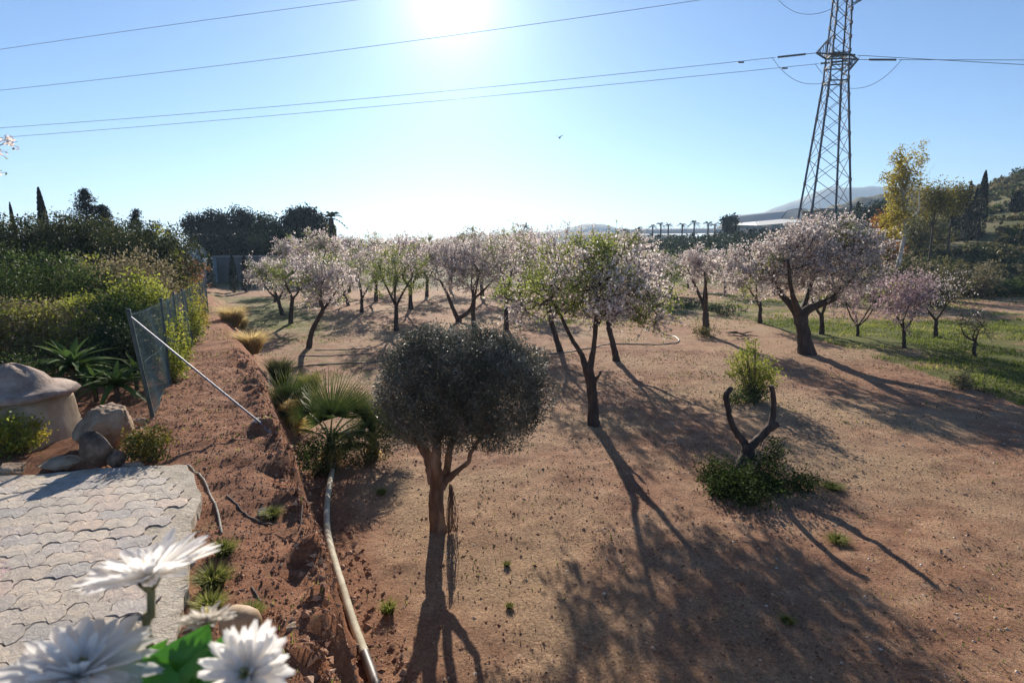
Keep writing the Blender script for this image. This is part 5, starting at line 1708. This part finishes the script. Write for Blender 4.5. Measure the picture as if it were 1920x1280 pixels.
# tan clay pot lying on its side
p = PG(462, 1190, 1.3)
o = thing('clay_pot', p + Vector((-.02, 0, .09)), 'tan clay pot lying tipped over on the red earth beside the patio', 'clay pot', rz=-.3)
mb = MB()
def lathe_x(mb, prof, sides=24):
    V = []
    for x, r_ in prof:
        for k in range(sides):
            a = 2 * math.pi * k / sides; V.append((x, math.cos(a) * r_, math.sin(a) * r_))
    mb.add(V, [(i * sides + k, i * sides + (k + 1) % sides, (i + 1) * sides + (k + 1) % sides, (i + 1) * sides + k) for i in range(len(prof) - 1) for k in range(sides)])
lathe_x(mb, [(.06, .04), (-.09, .085), (-.105, .092), (-.105, .108), (-.08, .112), (-.01, .118), (.06, .108), (.10, .08), (.12, .04), (.123, .001)])
mb.build('pot_body', M['clay'], o, smooth=True)

# ---------------------------------------------------------------- pipe, hoses, cables
pts = [PG(px, py) for px, py in ((628, 866), (621, 900), (614, 950), (614, 1000), (624, 1050), (642, 1110), (662, 1175), (684, 1235), (702, 1285), (722, 1345))]
pz = [max(Hs(p.x + dx, p.y) for dx in (-.05, 0, .05)) + .06 for p in pts]
pz = np.convolve(np.pad(pz, 1, mode='edge'), [.25, .5, .25], 'valid')
pipe = thing('plastic_pipe', pts[3], 'long pale plastic pipe lying along the foot of the bank', 'pipe')
sp = smooth_path([(p.x - pts[3].x, p.y - pts[3].y, z - pts[3].z) for p, z in zip(pts, pz)], 6)
mb = MB(); tube(mb, sp, [.046 + .0015 * (i % 2) for i in range(len(sp))], 12); mb.build('pipe_body', M['pipe'], pipe, smooth=True)
mb = MB(); tube(mb, [sp[0] + (sp[0] - sp[1]) * .3, sp[1]], .05, 12); mb.build('pipe_collar', M['cap'], pipe, smooth=True)
mb = MB(); tube(mb, sp[-13:] + np.array([0, 0, .001]), .0495, 12); mb.build('dark_pipe_end', M['hose'], pipe, smooth=True)


def lying(name, pix, r_, mat, label, cat, z=.03, group=None, n=6):
    q = [PG(*p) + Vector((0, 0, z)) for p in pix]
    s = smooth_path([tuple(p) for p in q], n)
    s[:, 2] = H(s[:, 0], s[:, 1]) + r_ * .8
    o = s[0].copy(); mb = MB(); tube(mb, s - o, r_, 6)
    ob = mb.build(name, M[mat], None, tuple(o), smooth=True); return tag(ob, label, cat, group)
lying('irrigation_hose', [(1020, 664), (1070, 660), (1110, 653), (1150, 645), (1200, 646), (1245, 646), (1266, 644), (1273, 638), (1262, 631), (1240, 626)], .024, 'hose_pale', 'long irrigation hose looping across the earth behind the near almond', 'hose')
for i, (pix, lb) in enumerate([([(590, 657), (640, 656), (668, 654), (690, 655)], 'dark drip line nearest the leaning almond trunk'), ([(545, 690), (600, 684), (660, 681), (740, 678)], 'dark drip line running to the round-headed tree'), ([(560, 668), (620, 668), (700, 663)], 'short dark drip line in the left orchard')]):
    lying('drip_line', pix, .018, 'hose', lb, 'hose', group='thin dark drip lines on the orchard floor')
lying('loose_cable', [(352, 872), (378, 895), (395, 930), (408, 960), (416, 1000)], .011, 'concrete', 'grey cable lying beside the patio corner', 'cable')
lying('dry_stick', [(425, 930), (450, 955), (480, 975), (510, 985)], .01, 'twig', 'dry stick on the red bank near the patio cable', 'stick')
for i, (pix, lb) in enumerate([([(560, 1010), (590, 1028), (610, 1040)], 'dry twig touching the pale pipe'), ([(470, 1100), (482, 1118), (490, 1128)], 'short dry twig on the bank above the clay pot')]):
    lying('dry_stick', pix, .008, 'twig', lb, 'stick')

# ---------------------------------------------------------------- fan palms at the foot of the bank
def fan_mesh(seed, nseg=40, spread=2.5, droop=.25):
    rng = np.random.default_rng(seed); mb = MB()
    for k in range(nseg):
        a = (k / (nseg - 1) - .5) * spread; L = 1 - .22 * (abs(a) / spread * 2) ** 2 + rng.normal() * .03
        d = np.array([math.cos(a), math.sin(a), 0]); s = np.array([-math.sin(a), math.cos(a), 0]); w = spread / nseg * .52
        V = []; 
        for t, ww in ((0.03, .06), (.35, .9 * .38), (.62, .62 * .55), (.85, .3 * .5), (1, .0)):
            c = d * L * t + np.array([0, 0, -droop * t ** 2 * (.6 + .8 * rng.random() * (t > .6)) + .05 * ((-1) ** k) * 0])
            V += [c - s * w * ww + np.array([0, 0, .012]), c + np.array([0, 0, -.01]), c + s * w * ww + np.array([0, 0, .012])]
        F = []
        for i in range(4): F += [(i * 3, i * 3 + 3, i * 3 + 4, i * 3 + 1), (i * 3 + 1, i * 3 + 4, i * 3 + 5, i * 3 + 2)]
        mb.add(V, F, np.clip(np.repeat([.1, .35, .7, 1.0], 2) + rng.normal() * .12, 0, 1))
    return mb
FM = [fan_mesh(s, 46, 3.3, .18 + .1 * s).mesh('frond', M['frond'], False) for s in range(3)]
FMD = [fan_mesh(s + 5, 24, 2.4, .6).mesh('dead_frond', M['straw'], False) for s in range(2)]


def fan_palm(px, py, label, tips, seed, hpx=110, trunk=.09, z0=.0, ndead=6, group='fan palms at the foot of the bank'):
    """tips: (px, py, dy, size_px, tilt) centre of each fan"""
    rng = np.random.default_rng(seed)
    b = PG(px, py, z0); o = thing('fan_palm', b, label, 'fan palm', group)
    h = zc_m(hpx, b.y)
    mb = MB(); tube(mb, [(0, 0, -.1), (.02, 0, h * .6), (0, 0, h)], [trunk * 1.3, trunk, trunk * .7], 9, rough=.4); mb.build('trunk', M['bark'], o)
    for (tx, ty, dy, sz, tilt) in tips:
        c = Vector(rel(b, tx, ty, dy)); c0 = Vector((0, 0, h * .9)); d = (c - c0)
        mb = MB(); tube(mb, smooth_path([tuple(c0), tuple(c0.lerp(c, .55) + Vector((0, 0, .05))), tuple(c)], 4), np.linspace(.02, .01, 9), 6)
        st = mb.build('leaf_stalk', M['green_stalk'], o, smooth=True)
        s = zc_m(sz, b.y) / 2
        l = link('frond', FM[int(rng.integers(3))], o, c)
        l.scale = (s, s, s)
        x = d.normalized(); up = Vector((0, -1, .35)) if tilt == 0 else Vector((0, 0, 1)) if tilt == 1 else Vector((.5, -.8, .5))
        x = (x + Vector((0, 0, .5)) * (tilt == 0)).normalized()
        y = up.cross(x).normalized(); z = x.cross(y)
        l.rotation_mode = 'QUATERNION'; l.rotation_quaternion = Matrix((x, y, z)).transposed().to_quaternion()
    for k in range(ndead):
        a = rng.random() * 6.28; l = link('dead_frond', FMD[k % 2], o, (0, 0, h * (.35 + .5 * rng.random())))
        s = zc_m(70, b.y) / 2 * (.8 + .5 * rng.random()); l.scale = (s, s, s); l.rotation_euler = (rng.normal() * .3, .9 + rng.random() * .4, a)


M['green_stalk'] = solid('green_stalk', [(.3, (.12, .15, .04)), (.7, (.3, .33, .12))], 12, .5, .4, .2)
fan_palm(622, 872, 'fan palm with one large upright fan leaf, beside the end of the pale pipe',
         [(624, 778, -.1, 178, 0), (675, 778, .1, 120, 2), (580, 775, .2, 120, 0), (655, 812, -.3, 100, 1), (596, 812, -.2, 90, 1), (655, 770, .4, 130, 0), (712, 785, .2, 100, 2), (640, 832, -.4, 80, 1), (605, 790, .3, 130, 0), (690, 806, -.1, 90, 2)], 1, 62, ndead=14)
fan_palm(548, 808, 'fan palm with upright leaves and brown skirt against the bank edge',
         [(543, 748, 0, 130, 0), (526, 758, -.1, 100, 0), (562, 752, .1, 110, 0), (580, 768, -.1, 80, 2), (530, 772, -.2, 70, 1)], 2, 50, ndead=12)
fan_palm(700, 850, 'low fan palm half hidden behind the left side of the round-headed tree',
         [(690, 800, -.1, 100, 2), (720, 800, 0, 100, 2), (740, 780, .1, 90, 0), (680, 830, -.2, 80, 1), (745, 815, -.1, 80, 1), (660, 815, -.1, 70, 1)], 3, 30, ndead=3)
lowbush(606, 884, 110, 90, 'green_leaf', 'dark green weeds at the foot of the fan palm by the pipe', 2600, .05, 61, z0=.1)
lowbush(690, 866, 120, 80, 'hedge_leaf', 'dense olive-green bush under the fan palms', 4500, .04, 62, z0=0.05, power=.3)
lowbush(760, 800, 80, 60, 'dark_leaf', 'dark twiggy bush behind the round-headed tree on its left', 2000, .04, 63, z0=0.0)


# dry grass tufts
def tuft(px, py, hpx, wpx, label, n, seed, mat='straw', z0=1.0, cat='grass tuft', name='grass_tuft', group=None, w=.006, mix=0.0, lean=(0, 0, 0)):
    rng = np.random.default_rng(seed); p = PG(px, py, z0); h = zc_m(hpx, p.y); W = zc_m(wpx, p.y) / 2
    mb = MB()
    a = rng.random(n) * 6.28; r0 = rng.random(n) ** .7 * W * .35
    B = np.stack([np.cos(a) * r0, np.sin(a) * r0, np.full(n, -.02)], 1)
    o_ = np.stack([np.cos(a), np.sin(a), np.zeros(n)], 1) * (W * (.3 + .9 * rng.random(n)))[:, None]
    hh = h * (.6 + .5 * rng.random(n))
    Mid = B + o_ * .35 + np.stack([np.zeros(n), np.zeros(n), hh * .65], 1)
    T = B + o_ + np.array(lean) * h + np.stack([np.zeros(n), np.zeros(n), hh * (.75 + .25 * rng.random(n))], 1)
    S = np.cross(runit(n, rng), [0, 0, 1]); S /= np.linalg.norm(S, axis=1)[:, None]
    V = np.stack([B - S * w, B + S * w, Mid + S * w * .8, Mid - S * w * .8, T], 1).reshape(-1, 3)
    i = np.arange(n)[:, None] * 5; g = (rng.random(n) < mix).astype(int)
    t = rng.random(n)
    mb.add(V, i + np.array([[0, 1, 2, 3]]), t * .7, 0); mb.add(V, i + np.array([[3, 2, 4]]), t * .3 + .7, 0)
    ob = mb.build(name, M[mat], None, p); return tag(ob, label, cat, group)
tuft(437, 612, 44, 60, 'golden dry grass clump on the path, farther of the pair', 1500, 1, mix=.2, w=.008)
tuft(452, 618, 30, 40, 'short golden grass right of the farther clump', 700, 11, w=.008)
tuft(472, 662, 48, 70, 'golden dry grass clump at the bank edge, nearer of the pair', 1800, 2, w=.007)
tuft(545, 800, 76, 90, 'brown drooping dry grass below the bank-edge fan palm', 1800, 3, z0=.3, w=.006)
tuft(580, 740, 50, 60, 'green-yellow grass between the two fan palms', 800, 4, 'grass', z0=.0)
tuft(525, 720, 60, 60, 'green grass clump at the bank edge left of the fan palms', 900, 5, 'grass', z0=.5)
for i, (px, py, h, w, lb) in enumerate([(729, 1150, 36, 46, 'small green weed clump right of the pale pipe'), (510, 968, 22, 50, 'green weeds on the bank below the brace footing'), (950, 1060, 14, 20, 'tiny green weed left of the big shadow'), (955, 1138, 14, 22, 'tiny green weed below the other on bare earth'),
                                     (715, 925, 14, 34, 'low weed near the fan palm shadow'), (1570, 1015, 18, 50, 'green weed patch in the shadow right of the pruned tree'), (1475, 1165, 16, 40, 'weed in the big tree shadow'), (1560, 915, 14, 50, 'weed patch right of the pruned tree stump'), (400, 1100, 50, 90, 'green grass growing along the patio edge'), (420, 1040, 36, 60, 'grey-green weeds beside the patio margin'), (395, 1150, 50, 70, 'dark grass clump at the patio edge behind the flowers'), (470, 1150, 24, 60, 'sparse green weeds above the clay pot')]):
    tuft(px, py, h, w, lb, 200 if w < 50 else 520, 20 + i, 'grass', z0=0 if px > 560 else 1.3, name='weed_clump', cat='weeds', group='green weeds on the bare earth', w=.004)

# ---------------------------------------------------------------- pruned V-shaped tree with suckers, young tree behind it
b = gpt(1390, 892)
vt = thing('pruned_tree', b, 'hard-pruned dark almond trunk with two bare arms in a V above leafy suckers', 'tree')
wood = MB()
for t in [[rel4(b, 1386, 905, .17), rel4(b, 1392, 878, .14, .05), rel4(b, 1400, 855, .12, .15), rel4(b, 1404, 835, .115, .2)],
          [rel4(b, 1403, 845, .09, .2), rel4(b, 1392, 825, .065, .3), rel4(b, 1374, 800, .055, .35), rel4(b, 1366, 770, .05, .4), rel4(b, 1362, 742, .055, .45), rel4(b, 1372, 726, .04, .5)],
          [rel4(b, 1404, 838, .085, .2), rel4(b, 1420, 825, .07, .25), rel4(b, 1438, 806, .07, .3), rel4(b, 1446, 792, .055, .35), rel4(b, 1451, 755, .05, .4), rel4(b, 1446, 722, .04, .4)],
          [rel4(b, 1438, 808, .05, .3), rel4(b, 1452, 799, .06, .28), rel4(b, 1459, 794, .05, .28)]]:
    sp = smooth_path(t, 5, .012); tube(wood, sp[:, :3], np.abs(sp[:, 3]), 10, rough=.3)
wood.build('trunk', M['bark'], vt, smooth=True)
rng = np.random.default_rng(66); cr = MB(); st = MB()
for (px, py, rx, rz, dy, n) in [(1350, 900, 44, 34, -.2, 1700), (1368, 945, 58, 40, -.7, 2800), (1440, 940, 66, 44, -.6, 3000), (1400, 985, 56, 30, -1.1, 1800), (1442, 862, 34, 36, .1, 900), (1500, 945, 42, 26, -.5, 1100), (1412, 915, 34, 30, -.4, 1100), (1456, 838, 18, 20, .2, 260), (1338, 880, 16, 14, -.1, 160), (1345, 955, 34, 30, -.8, 900), (1335, 895, 26, 16, -.2, 400)]:
    q = rel(b, px, py, dy); cloud(cr, [(q[0], q[1], max(q[2], .12), zc_m(rx, b.y), zc_m(rx, b.y) * .8, zc_m(rz, b.y))], int(n * .85), .05, rng, .5, 0, 10, .085, .75, zmin=.0, lump=.6, freq=3)
    for k in range(14):
        e = np.array(q) + rng.normal(size=3) * .15; prisms(st, [(rng.normal() * .1, rng.normal() * .1, 0)], [e], .008, .004, 3)
st.build('sucker', M['twig'], vt); cr.build('foliage', M['sucker_leaf'], vt)

b = gpt(1413, 752)
sb = thing('young_tree', b, 'small bright yellow-green leafy sapling behind the arms of the pruned tree', 'sapling')
cr = MB(); st = MB(); rng = np.random.default_rng(67)
for (px, py, rx, rz, n) in [(1408, 652, 16, 22, 260), (1400, 680, 30, 20, 420), (1428, 690, 28, 22, 520), (1408, 710, 30, 24, 900), (1418, 738, 34, 20, 1100), (1378, 742, 30, 14, 500), (1440, 712, 22, 18, 260), (1388, 668, 14, 12, 120), (1382, 700, 18, 16, 200)]:
    q = rel(b, px, py); cloud(cr, [(q[0], rng.normal() * .1, q[2], zc_m(rx, b.y), zc_m(rx, b.y), zc_m(rz, b.y))], n, .075, rng, .45, 0 if py < 715 else 1, 10, .08, .4, zmin=0)
    for k in range(8): prisms(st, [(rng.normal() * .05, rng.normal() * .05, 0)], [np.array(q) + rng.normal(size=3) * .15], .012, .004, 4)
st.build('stem', M['twig'], sb); cr.build('foliage', [M['lime_leaf'], M['green_leaf']], sb)

# weeds, logs and bushes round the right field
def fbush(px, py, wpx, hpx, mat, label, n, size, seed, **k): return lowbush(px, py, wpx, hpx, mat, label, n, size, seed, z0=0, **k)
fbush(1322, 632, 50, 24, 'scrub_leaf', 'dark weeds around the foot of the forked bare-limbed almond', 900, .07, 71)
fbush(1362, 590, 80, 22, 'dark_leaf', 'long low dark bush on the grass behind the forked almond', 1400, .09, 72)
fbush(1802, 728, 42, 30, 'grey_leaf', 'round dry brownish bush on the grass in the shadow at right', 900, .06, 73)
fbush(1300, 575, 70, 16, 'dark_leaf', 'low dark bush at the left edge of the grass strip', 900, .09, 74)
rng = np.random.default_rng(5)
pb_ = PG(1388, 632)
lg = thing('branch_pile', pb_, 'small pile of cut dark branches between two almond trees', 'branch pile')
for k in range(8):
    mb = MB(); x = rng.normal() * .3; a = rng.normal() * .8
    yy = rng.normal() * .2; tube(mb, [(x - .45 * math.cos(a), yy - .4 * math.sin(a), .03 + .03 * k), (x, yy, .08 + .03 * k), (x + .45 * math.cos(a), yy + .4 * math.sin(a), .05 + .04 * k * rng.random())], [.02, .03, .012], 6); mb.build('branch', M['bark'], lg)

# top left: the branch of a tree standing outside the frame
b = Vector((-11.2, 10.2, 1.2))
cr3 = [(.3, 0, 4.0, 1.15, 1.2, 1.0), (1.0, -.1, 3.75, .75, .7, .5), (.6, .1, 4.6, .8, .8, .6)]
q1 = rel(b, 30, 278); q2 = rel(b, 15, 330); q3 = rel(b, 5, 260)
cr3 += [(q1[0] - .25, 0, q1[2], .38, .4, .2), (q2[0] - .25, 0, q2[2], .3, .4, .16)]
almond(b, 'tree with pinkish leaves at the upper left, only its outer branch tips in the frame', None,
       *almond_geo([[(0, 0, -.1, .14), (.05, 0, 1.5, .11), (.1, 0, 2.6, .1)], [(.1, 0, 2.6, .08), (.5, 0, 3.5, .05), (.9, 0, 4.0, .03)], [(.1, 0, 2.6, .08), (-.3, .2, 3.6, .05)]], cr3, 260, 5, 8, .045, .15, 91, .3, blossom='blossom'), name='pink_tree', cat='tree')

# ---------------------------------------------------------------- ground cover
rng = np.random.default_rng(1234)
def gscatter(n, x0, x1, y0, y1, dens=None, pw=1.0):
    y = y0 + (y1 - y0) * rng.random(n) ** pw; x = x0 + (x1 - x0) * rng.random(n)
    k = np.abs(x) < y * 1.0 + 1.5
    x, y = x[k], y[k]
    if dens is not None:
        k = rng.random(len(x)) < dens(x, y); x, y = x[k], y[k]
    return x, y


octV = np.array([(1, 0, 0), (0, 1, 0), (-1, 0, 0), (0, -1, 0), (0, 0, 1), (0, 0, -1)], float)
octF = np.array([(0, 1, 4), (1, 2, 4), (2, 3, 4), (3, 0, 4), (1, 0, 5), (2, 1, 5), (3, 2, 5), (0, 3, 5)])
def stones(mb, x, y, s, zoff=0.0, tint=None):
    n = len(x); z = H(x, y) + zoff
    V = octV[None] * (s[:, None, None]) * (0.55 + .9 * rng.random((n, 6, 1))) * np.array([1, 1, .7])
    a = rng.random(n) * 6.28; c, s_ = np.cos(a)[:, None], np.sin(a)[:, None]
    V = np.stack([V[:, :, 0] * c - V[:, :, 1] * s_, V[:, :, 0] * s_ + V[:, :, 1] * c, V[:, :, 2]], -1)
    V = V + np.stack([x, y, z], -1)[:, None]
    F = (octF[None] + (np.arange(n) * 6)[:, None, None]).reshape(-1, 3)
    t = rng.random(n) if tint is None else tint
    mb.add(V.reshape(-1, 3), F, np.repeat(t, 8))
mb = MB()
on_patio = lambda x, y: np.array([inside(a, b_, out) for a, b_ in zip(x, y)])
x, y = gscatter(34000, -5, 16, 3, 22, None, 1.3); s, _ = edge_dist(x, y); k = s > .9; x, y = x[k], y[k]
stones(mb, x, y, .004 + .022 * rng.random(len(x)) ** 4 + .0004 * y)
tag(mb.build('pebbles', M['pebble']), 'small stones and clods scattered over the orchard floor', 'pebbles', kind='stuff')
mb = MB()
x, y = gscatter(110000, -9, 0, 3, 16, None, 1.2); s, zb_2 = edge_dist(x, y); k = (s < .15) & (s > -2.6); x, y, s = x[k], y[k], s[k]
k = ~on_patio(x, y); x, y = x[k], y[k]
stones(mb, x, y, .004 + .014 * rng.random(len(x)) ** 3, 0, rng.random(len(x)) ** 1.4 * .85)
x, y = gscatter(60000, -9, 0, 3, 16, None, 1.4); s, zb_2 = edge_dist(x, y); k = (s > -.22) & (s < .8); x, y = x[k], y[k]
stones(mb, x, y, .006 + .045 * rng.random(len(x)) ** 5, 0, rng.random(len(x)) ** 1.2 * .8)
tag(mb.build('clods', M['pebble']), 'crumbly red clods and gravel along the bank', 'clods', kind='stuff')
# larger clods of the bank
for i, (px, py, w, h, mt, lb) in enumerate([(578, 1236, 78, 56, 'rock_red', 'largest red earth boulder on the bank near the bottom of the picture'), (548, 1176, 38, 12, 'rock', 'pale flat stone lying beside the red earth boulder'),
                                            (500, 962, 46, 16, 'rock_dark', 'grey stone half buried beside green weeds on the bank'), (470, 722, 46, 18, 'rock_red', 'dark red clod just below the nearer golden grass clump')]):
    p = PG(px, py, 1.2); w_ = zc_m(w, p.y) / 2; h_ = zc_m(h, p.y) / 2
    rock('earth_clod' if mt == 'rock_red' else 'rock', p + Vector((0, 0, h_ * .2)), (w_, w_ * .8, h_), mt, lb, 'clod' if mt == 'rock_red' else 'rock', 'clods and stones on the bank edge', 800 + i, R.random() * 6, 4, .45, flat=True)
# dry litter
mb = MB()
x, y = gscatter(34000, -5, 16, 3, 26, lambda x, y: .3 + .7 * (fbm(x * .6, y * .6, 3, 44) > .5), 1.3); s, _ = edge_dist(x, y); k = s > .3; x, y = x[k], y[k]
C = np.stack([x, y, H(x, y) + .008], 1); U = runit(len(x), rng) * np.array([1, 1, .25])
L = .02 + .05 * rng.random(len(x)) ** 2; W2 = np.cross(U, [0, 0, 1]); W2 /= np.linalg.norm(W2, axis=1)[:, None]
V = np.stack([C - U * L[:, None], C + W2 * .004, C + U * L[:, None], C - W2 * .004], 1).reshape(-1, 3)
mb.add(V, np.arange(len(V)).reshape(-1, 4), rng.random(len(x)))
x, y = gscatter(60000, -5, 18, 3, 20, lambda x, y: np.clip((fbm(x * .8 + 3, y * .8, 4, 144) - .42) * 5, .04, 1), 1.3); s, _ = edge_dist(x, y); k = s > .3; x, y = x[k], y[k]
nn = len(x); C = np.stack([x, y, H(x, y) + .008], 1); U = runit(nn, rng) * np.array([1, 1, .5])
L = (.010 + .016 * rng.random(nn) ** 2)[:, None]; W2 = np.cross(U, runit(nn, rng)); W2 /= np.linalg.norm(W2, axis=1)[:, None] + 1e-6
V = np.stack([C - U * L, C + W2 * L * .45, C + U * L, C - W2 * L * .45], 1).reshape(-1, 3)
mb.add(V, np.arange(len(V)).reshape(-1, 4), rng.random(nn), 1)
tag(mb.build('dry_litter', [M['straw'], M['dead_leaf']]), 'dry leaf and straw litter on the earth', 'litter', kind='stuff')
mb = MB()
for (bx, by, rr, nn) in [(1113, 797, 2.6, 1400), (1511, 663, 4.0, 1800), (743, 620, 2.5, 500), (578, 652, 2.2, 500), (1052, 661, 2.6, 600), (1157, 676, 2.6, 600), (1323, 628, 1.8, 300)]:
    g = PG(bx, by); a = rng.random(nn) * 6.283; q = rr * rng.random(nn) ** .6
    C = np.stack([g.x + np.cos(a) * q, g.y + np.sin(a) * q, np.zeros(nn)], 1); C[:, 2] = H(C[:, 0], C[:, 1]) + .012
    U = runit(nn, rng) * np.array([1, 1, .15]); W2 = np.cross(U, [0, 0, 1]); W2 /= np.linalg.norm(W2, axis=1)[:, None]
    V = np.stack([C - U * .011, C + W2 * .009, C + U * .011, C - W2 * .009], 1).reshape(-1, 3); mb.add(V, np.arange(len(V)).reshape(-1, 4), rng.random(nn))
tag(mb.build('fallen_petals', M['blossom']), 'fallen almond petals sprinkled under the trees', 'petals', kind='stuff')
# grass on the right and weeds on the left
def blades(mb, x, y, h, w, rng=rng, tint=None):
    n = len(x); B = np.stack([x, y, H(x, y) - .01], 1); S = runit(n, rng); S[:, 2] = 0; S /= np.linalg.norm(S, axis=1)[:, None] + 1e-6
    T = B + np.stack([rng.normal(size=n) * .35 * h, rng.normal(size=n) * .35 * h, h], 1)
    V = np.stack([B - S * w[:, None], B + S * w[:, None], T], 1).reshape(-1, 3)
    mb.add(V, np.arange(len(V)).reshape(-1, 3), rng.random(n) if tint is None else tint)
mb = MB()
x, y = gscatter(260000, 2, 44, 10, 48, lambda x, y: np.clip(grass_w(x, y) * 1.3 - .3, 0, 1) * np.clip((fbm(x * .45, y * .7, 3, 71) - .36) * 7, 0, 1), 1.1)
k = rng.random(len(x)) < np.clip(18 / y, 0, 1); x, y = x[k], y[k]
tn = np.clip(fbm(x * .5, y * .5, 3, 72) * 1.4 - .3 + rng.random(len(x)) * .25, 0, 1)
blades(mb, x, y, .04 + .10 * rng.random(len(x)), .008 + .0008 * y, tint=tn)
tag(mb.build('grass', M['grass']), 'green grass strip across the right side of the orchard', 'grass', kind='stuff')
mb = MB()
def wd(x, y):
    g = grass_w(x, y); return (fbm(x * .9, y * .9, 4, 81) > .54) * (.15 + g) * (x < 6) + .35 * (fbm(x * .8, y * .8, 4, 83) > .63) * (x > 4)
x, y = gscatter(90000, -16, 14, 4, 30, wd, 1.0)
s, _ = edge_dist(x, y); k = (s > .6); x, y = x[k], y[k]
blades(mb, x, y, .02 + .05 * rng.random(len(x)), .006 + .0007 * y)
x, y = gscatter(16000, -14, -1, 3, 22, lambda x, y: fbm(x * 1.4, y * 1.4, 3, 85) > .56, 1.0)
s, _ = edge_dist(x, y); k = (s < .0) & (s > -3.2) & ~on_patio(x, y); x, y = x[k], y[k]
blades(mb, x, y, .02 + .06 * rng.random(len(x)), .004 + .0006 * y)
tag(mb.build('low_weeds', M['grass']), 'thin low weeds scattered over the orchard and the bank', 'weeds', kind='stuff')

# ---------------------------------------------------------------- the air
HAZE = True
if HAZE:
    mb = MB(); x0, x1, y0, y1, z0, z1 = -2700, 2700, -40, 3700, -8, 190
    V = [(x, y, z) for z in (z0, z1) for x, y in ((x0, y0), (x1, y0), (x1, y1), (x0, y1))]
    mb.add(V, [(0, 3, 2, 1), (4, 5, 6, 7), (0, 1, 5, 4), (1, 2, 6, 5), (2, 3, 7, 6), (3, 0, 4, 7)])
    m, nt, o_ = new_mat('haze_air')
    pv = nt.nodes.new("ShaderNodeVolumePrincipled")
    pv.inputs["Color"].default_value = (.55, .75, 1.0, 1); pv.inputs["Density"].default_value = .0003; pv.inputs["Anisotropy"].default_value = .3
    nt.links.new(pv.outputs[0], o_.inputs["Volume"])
    tag(mb.build('haze', m), kind='stuff')
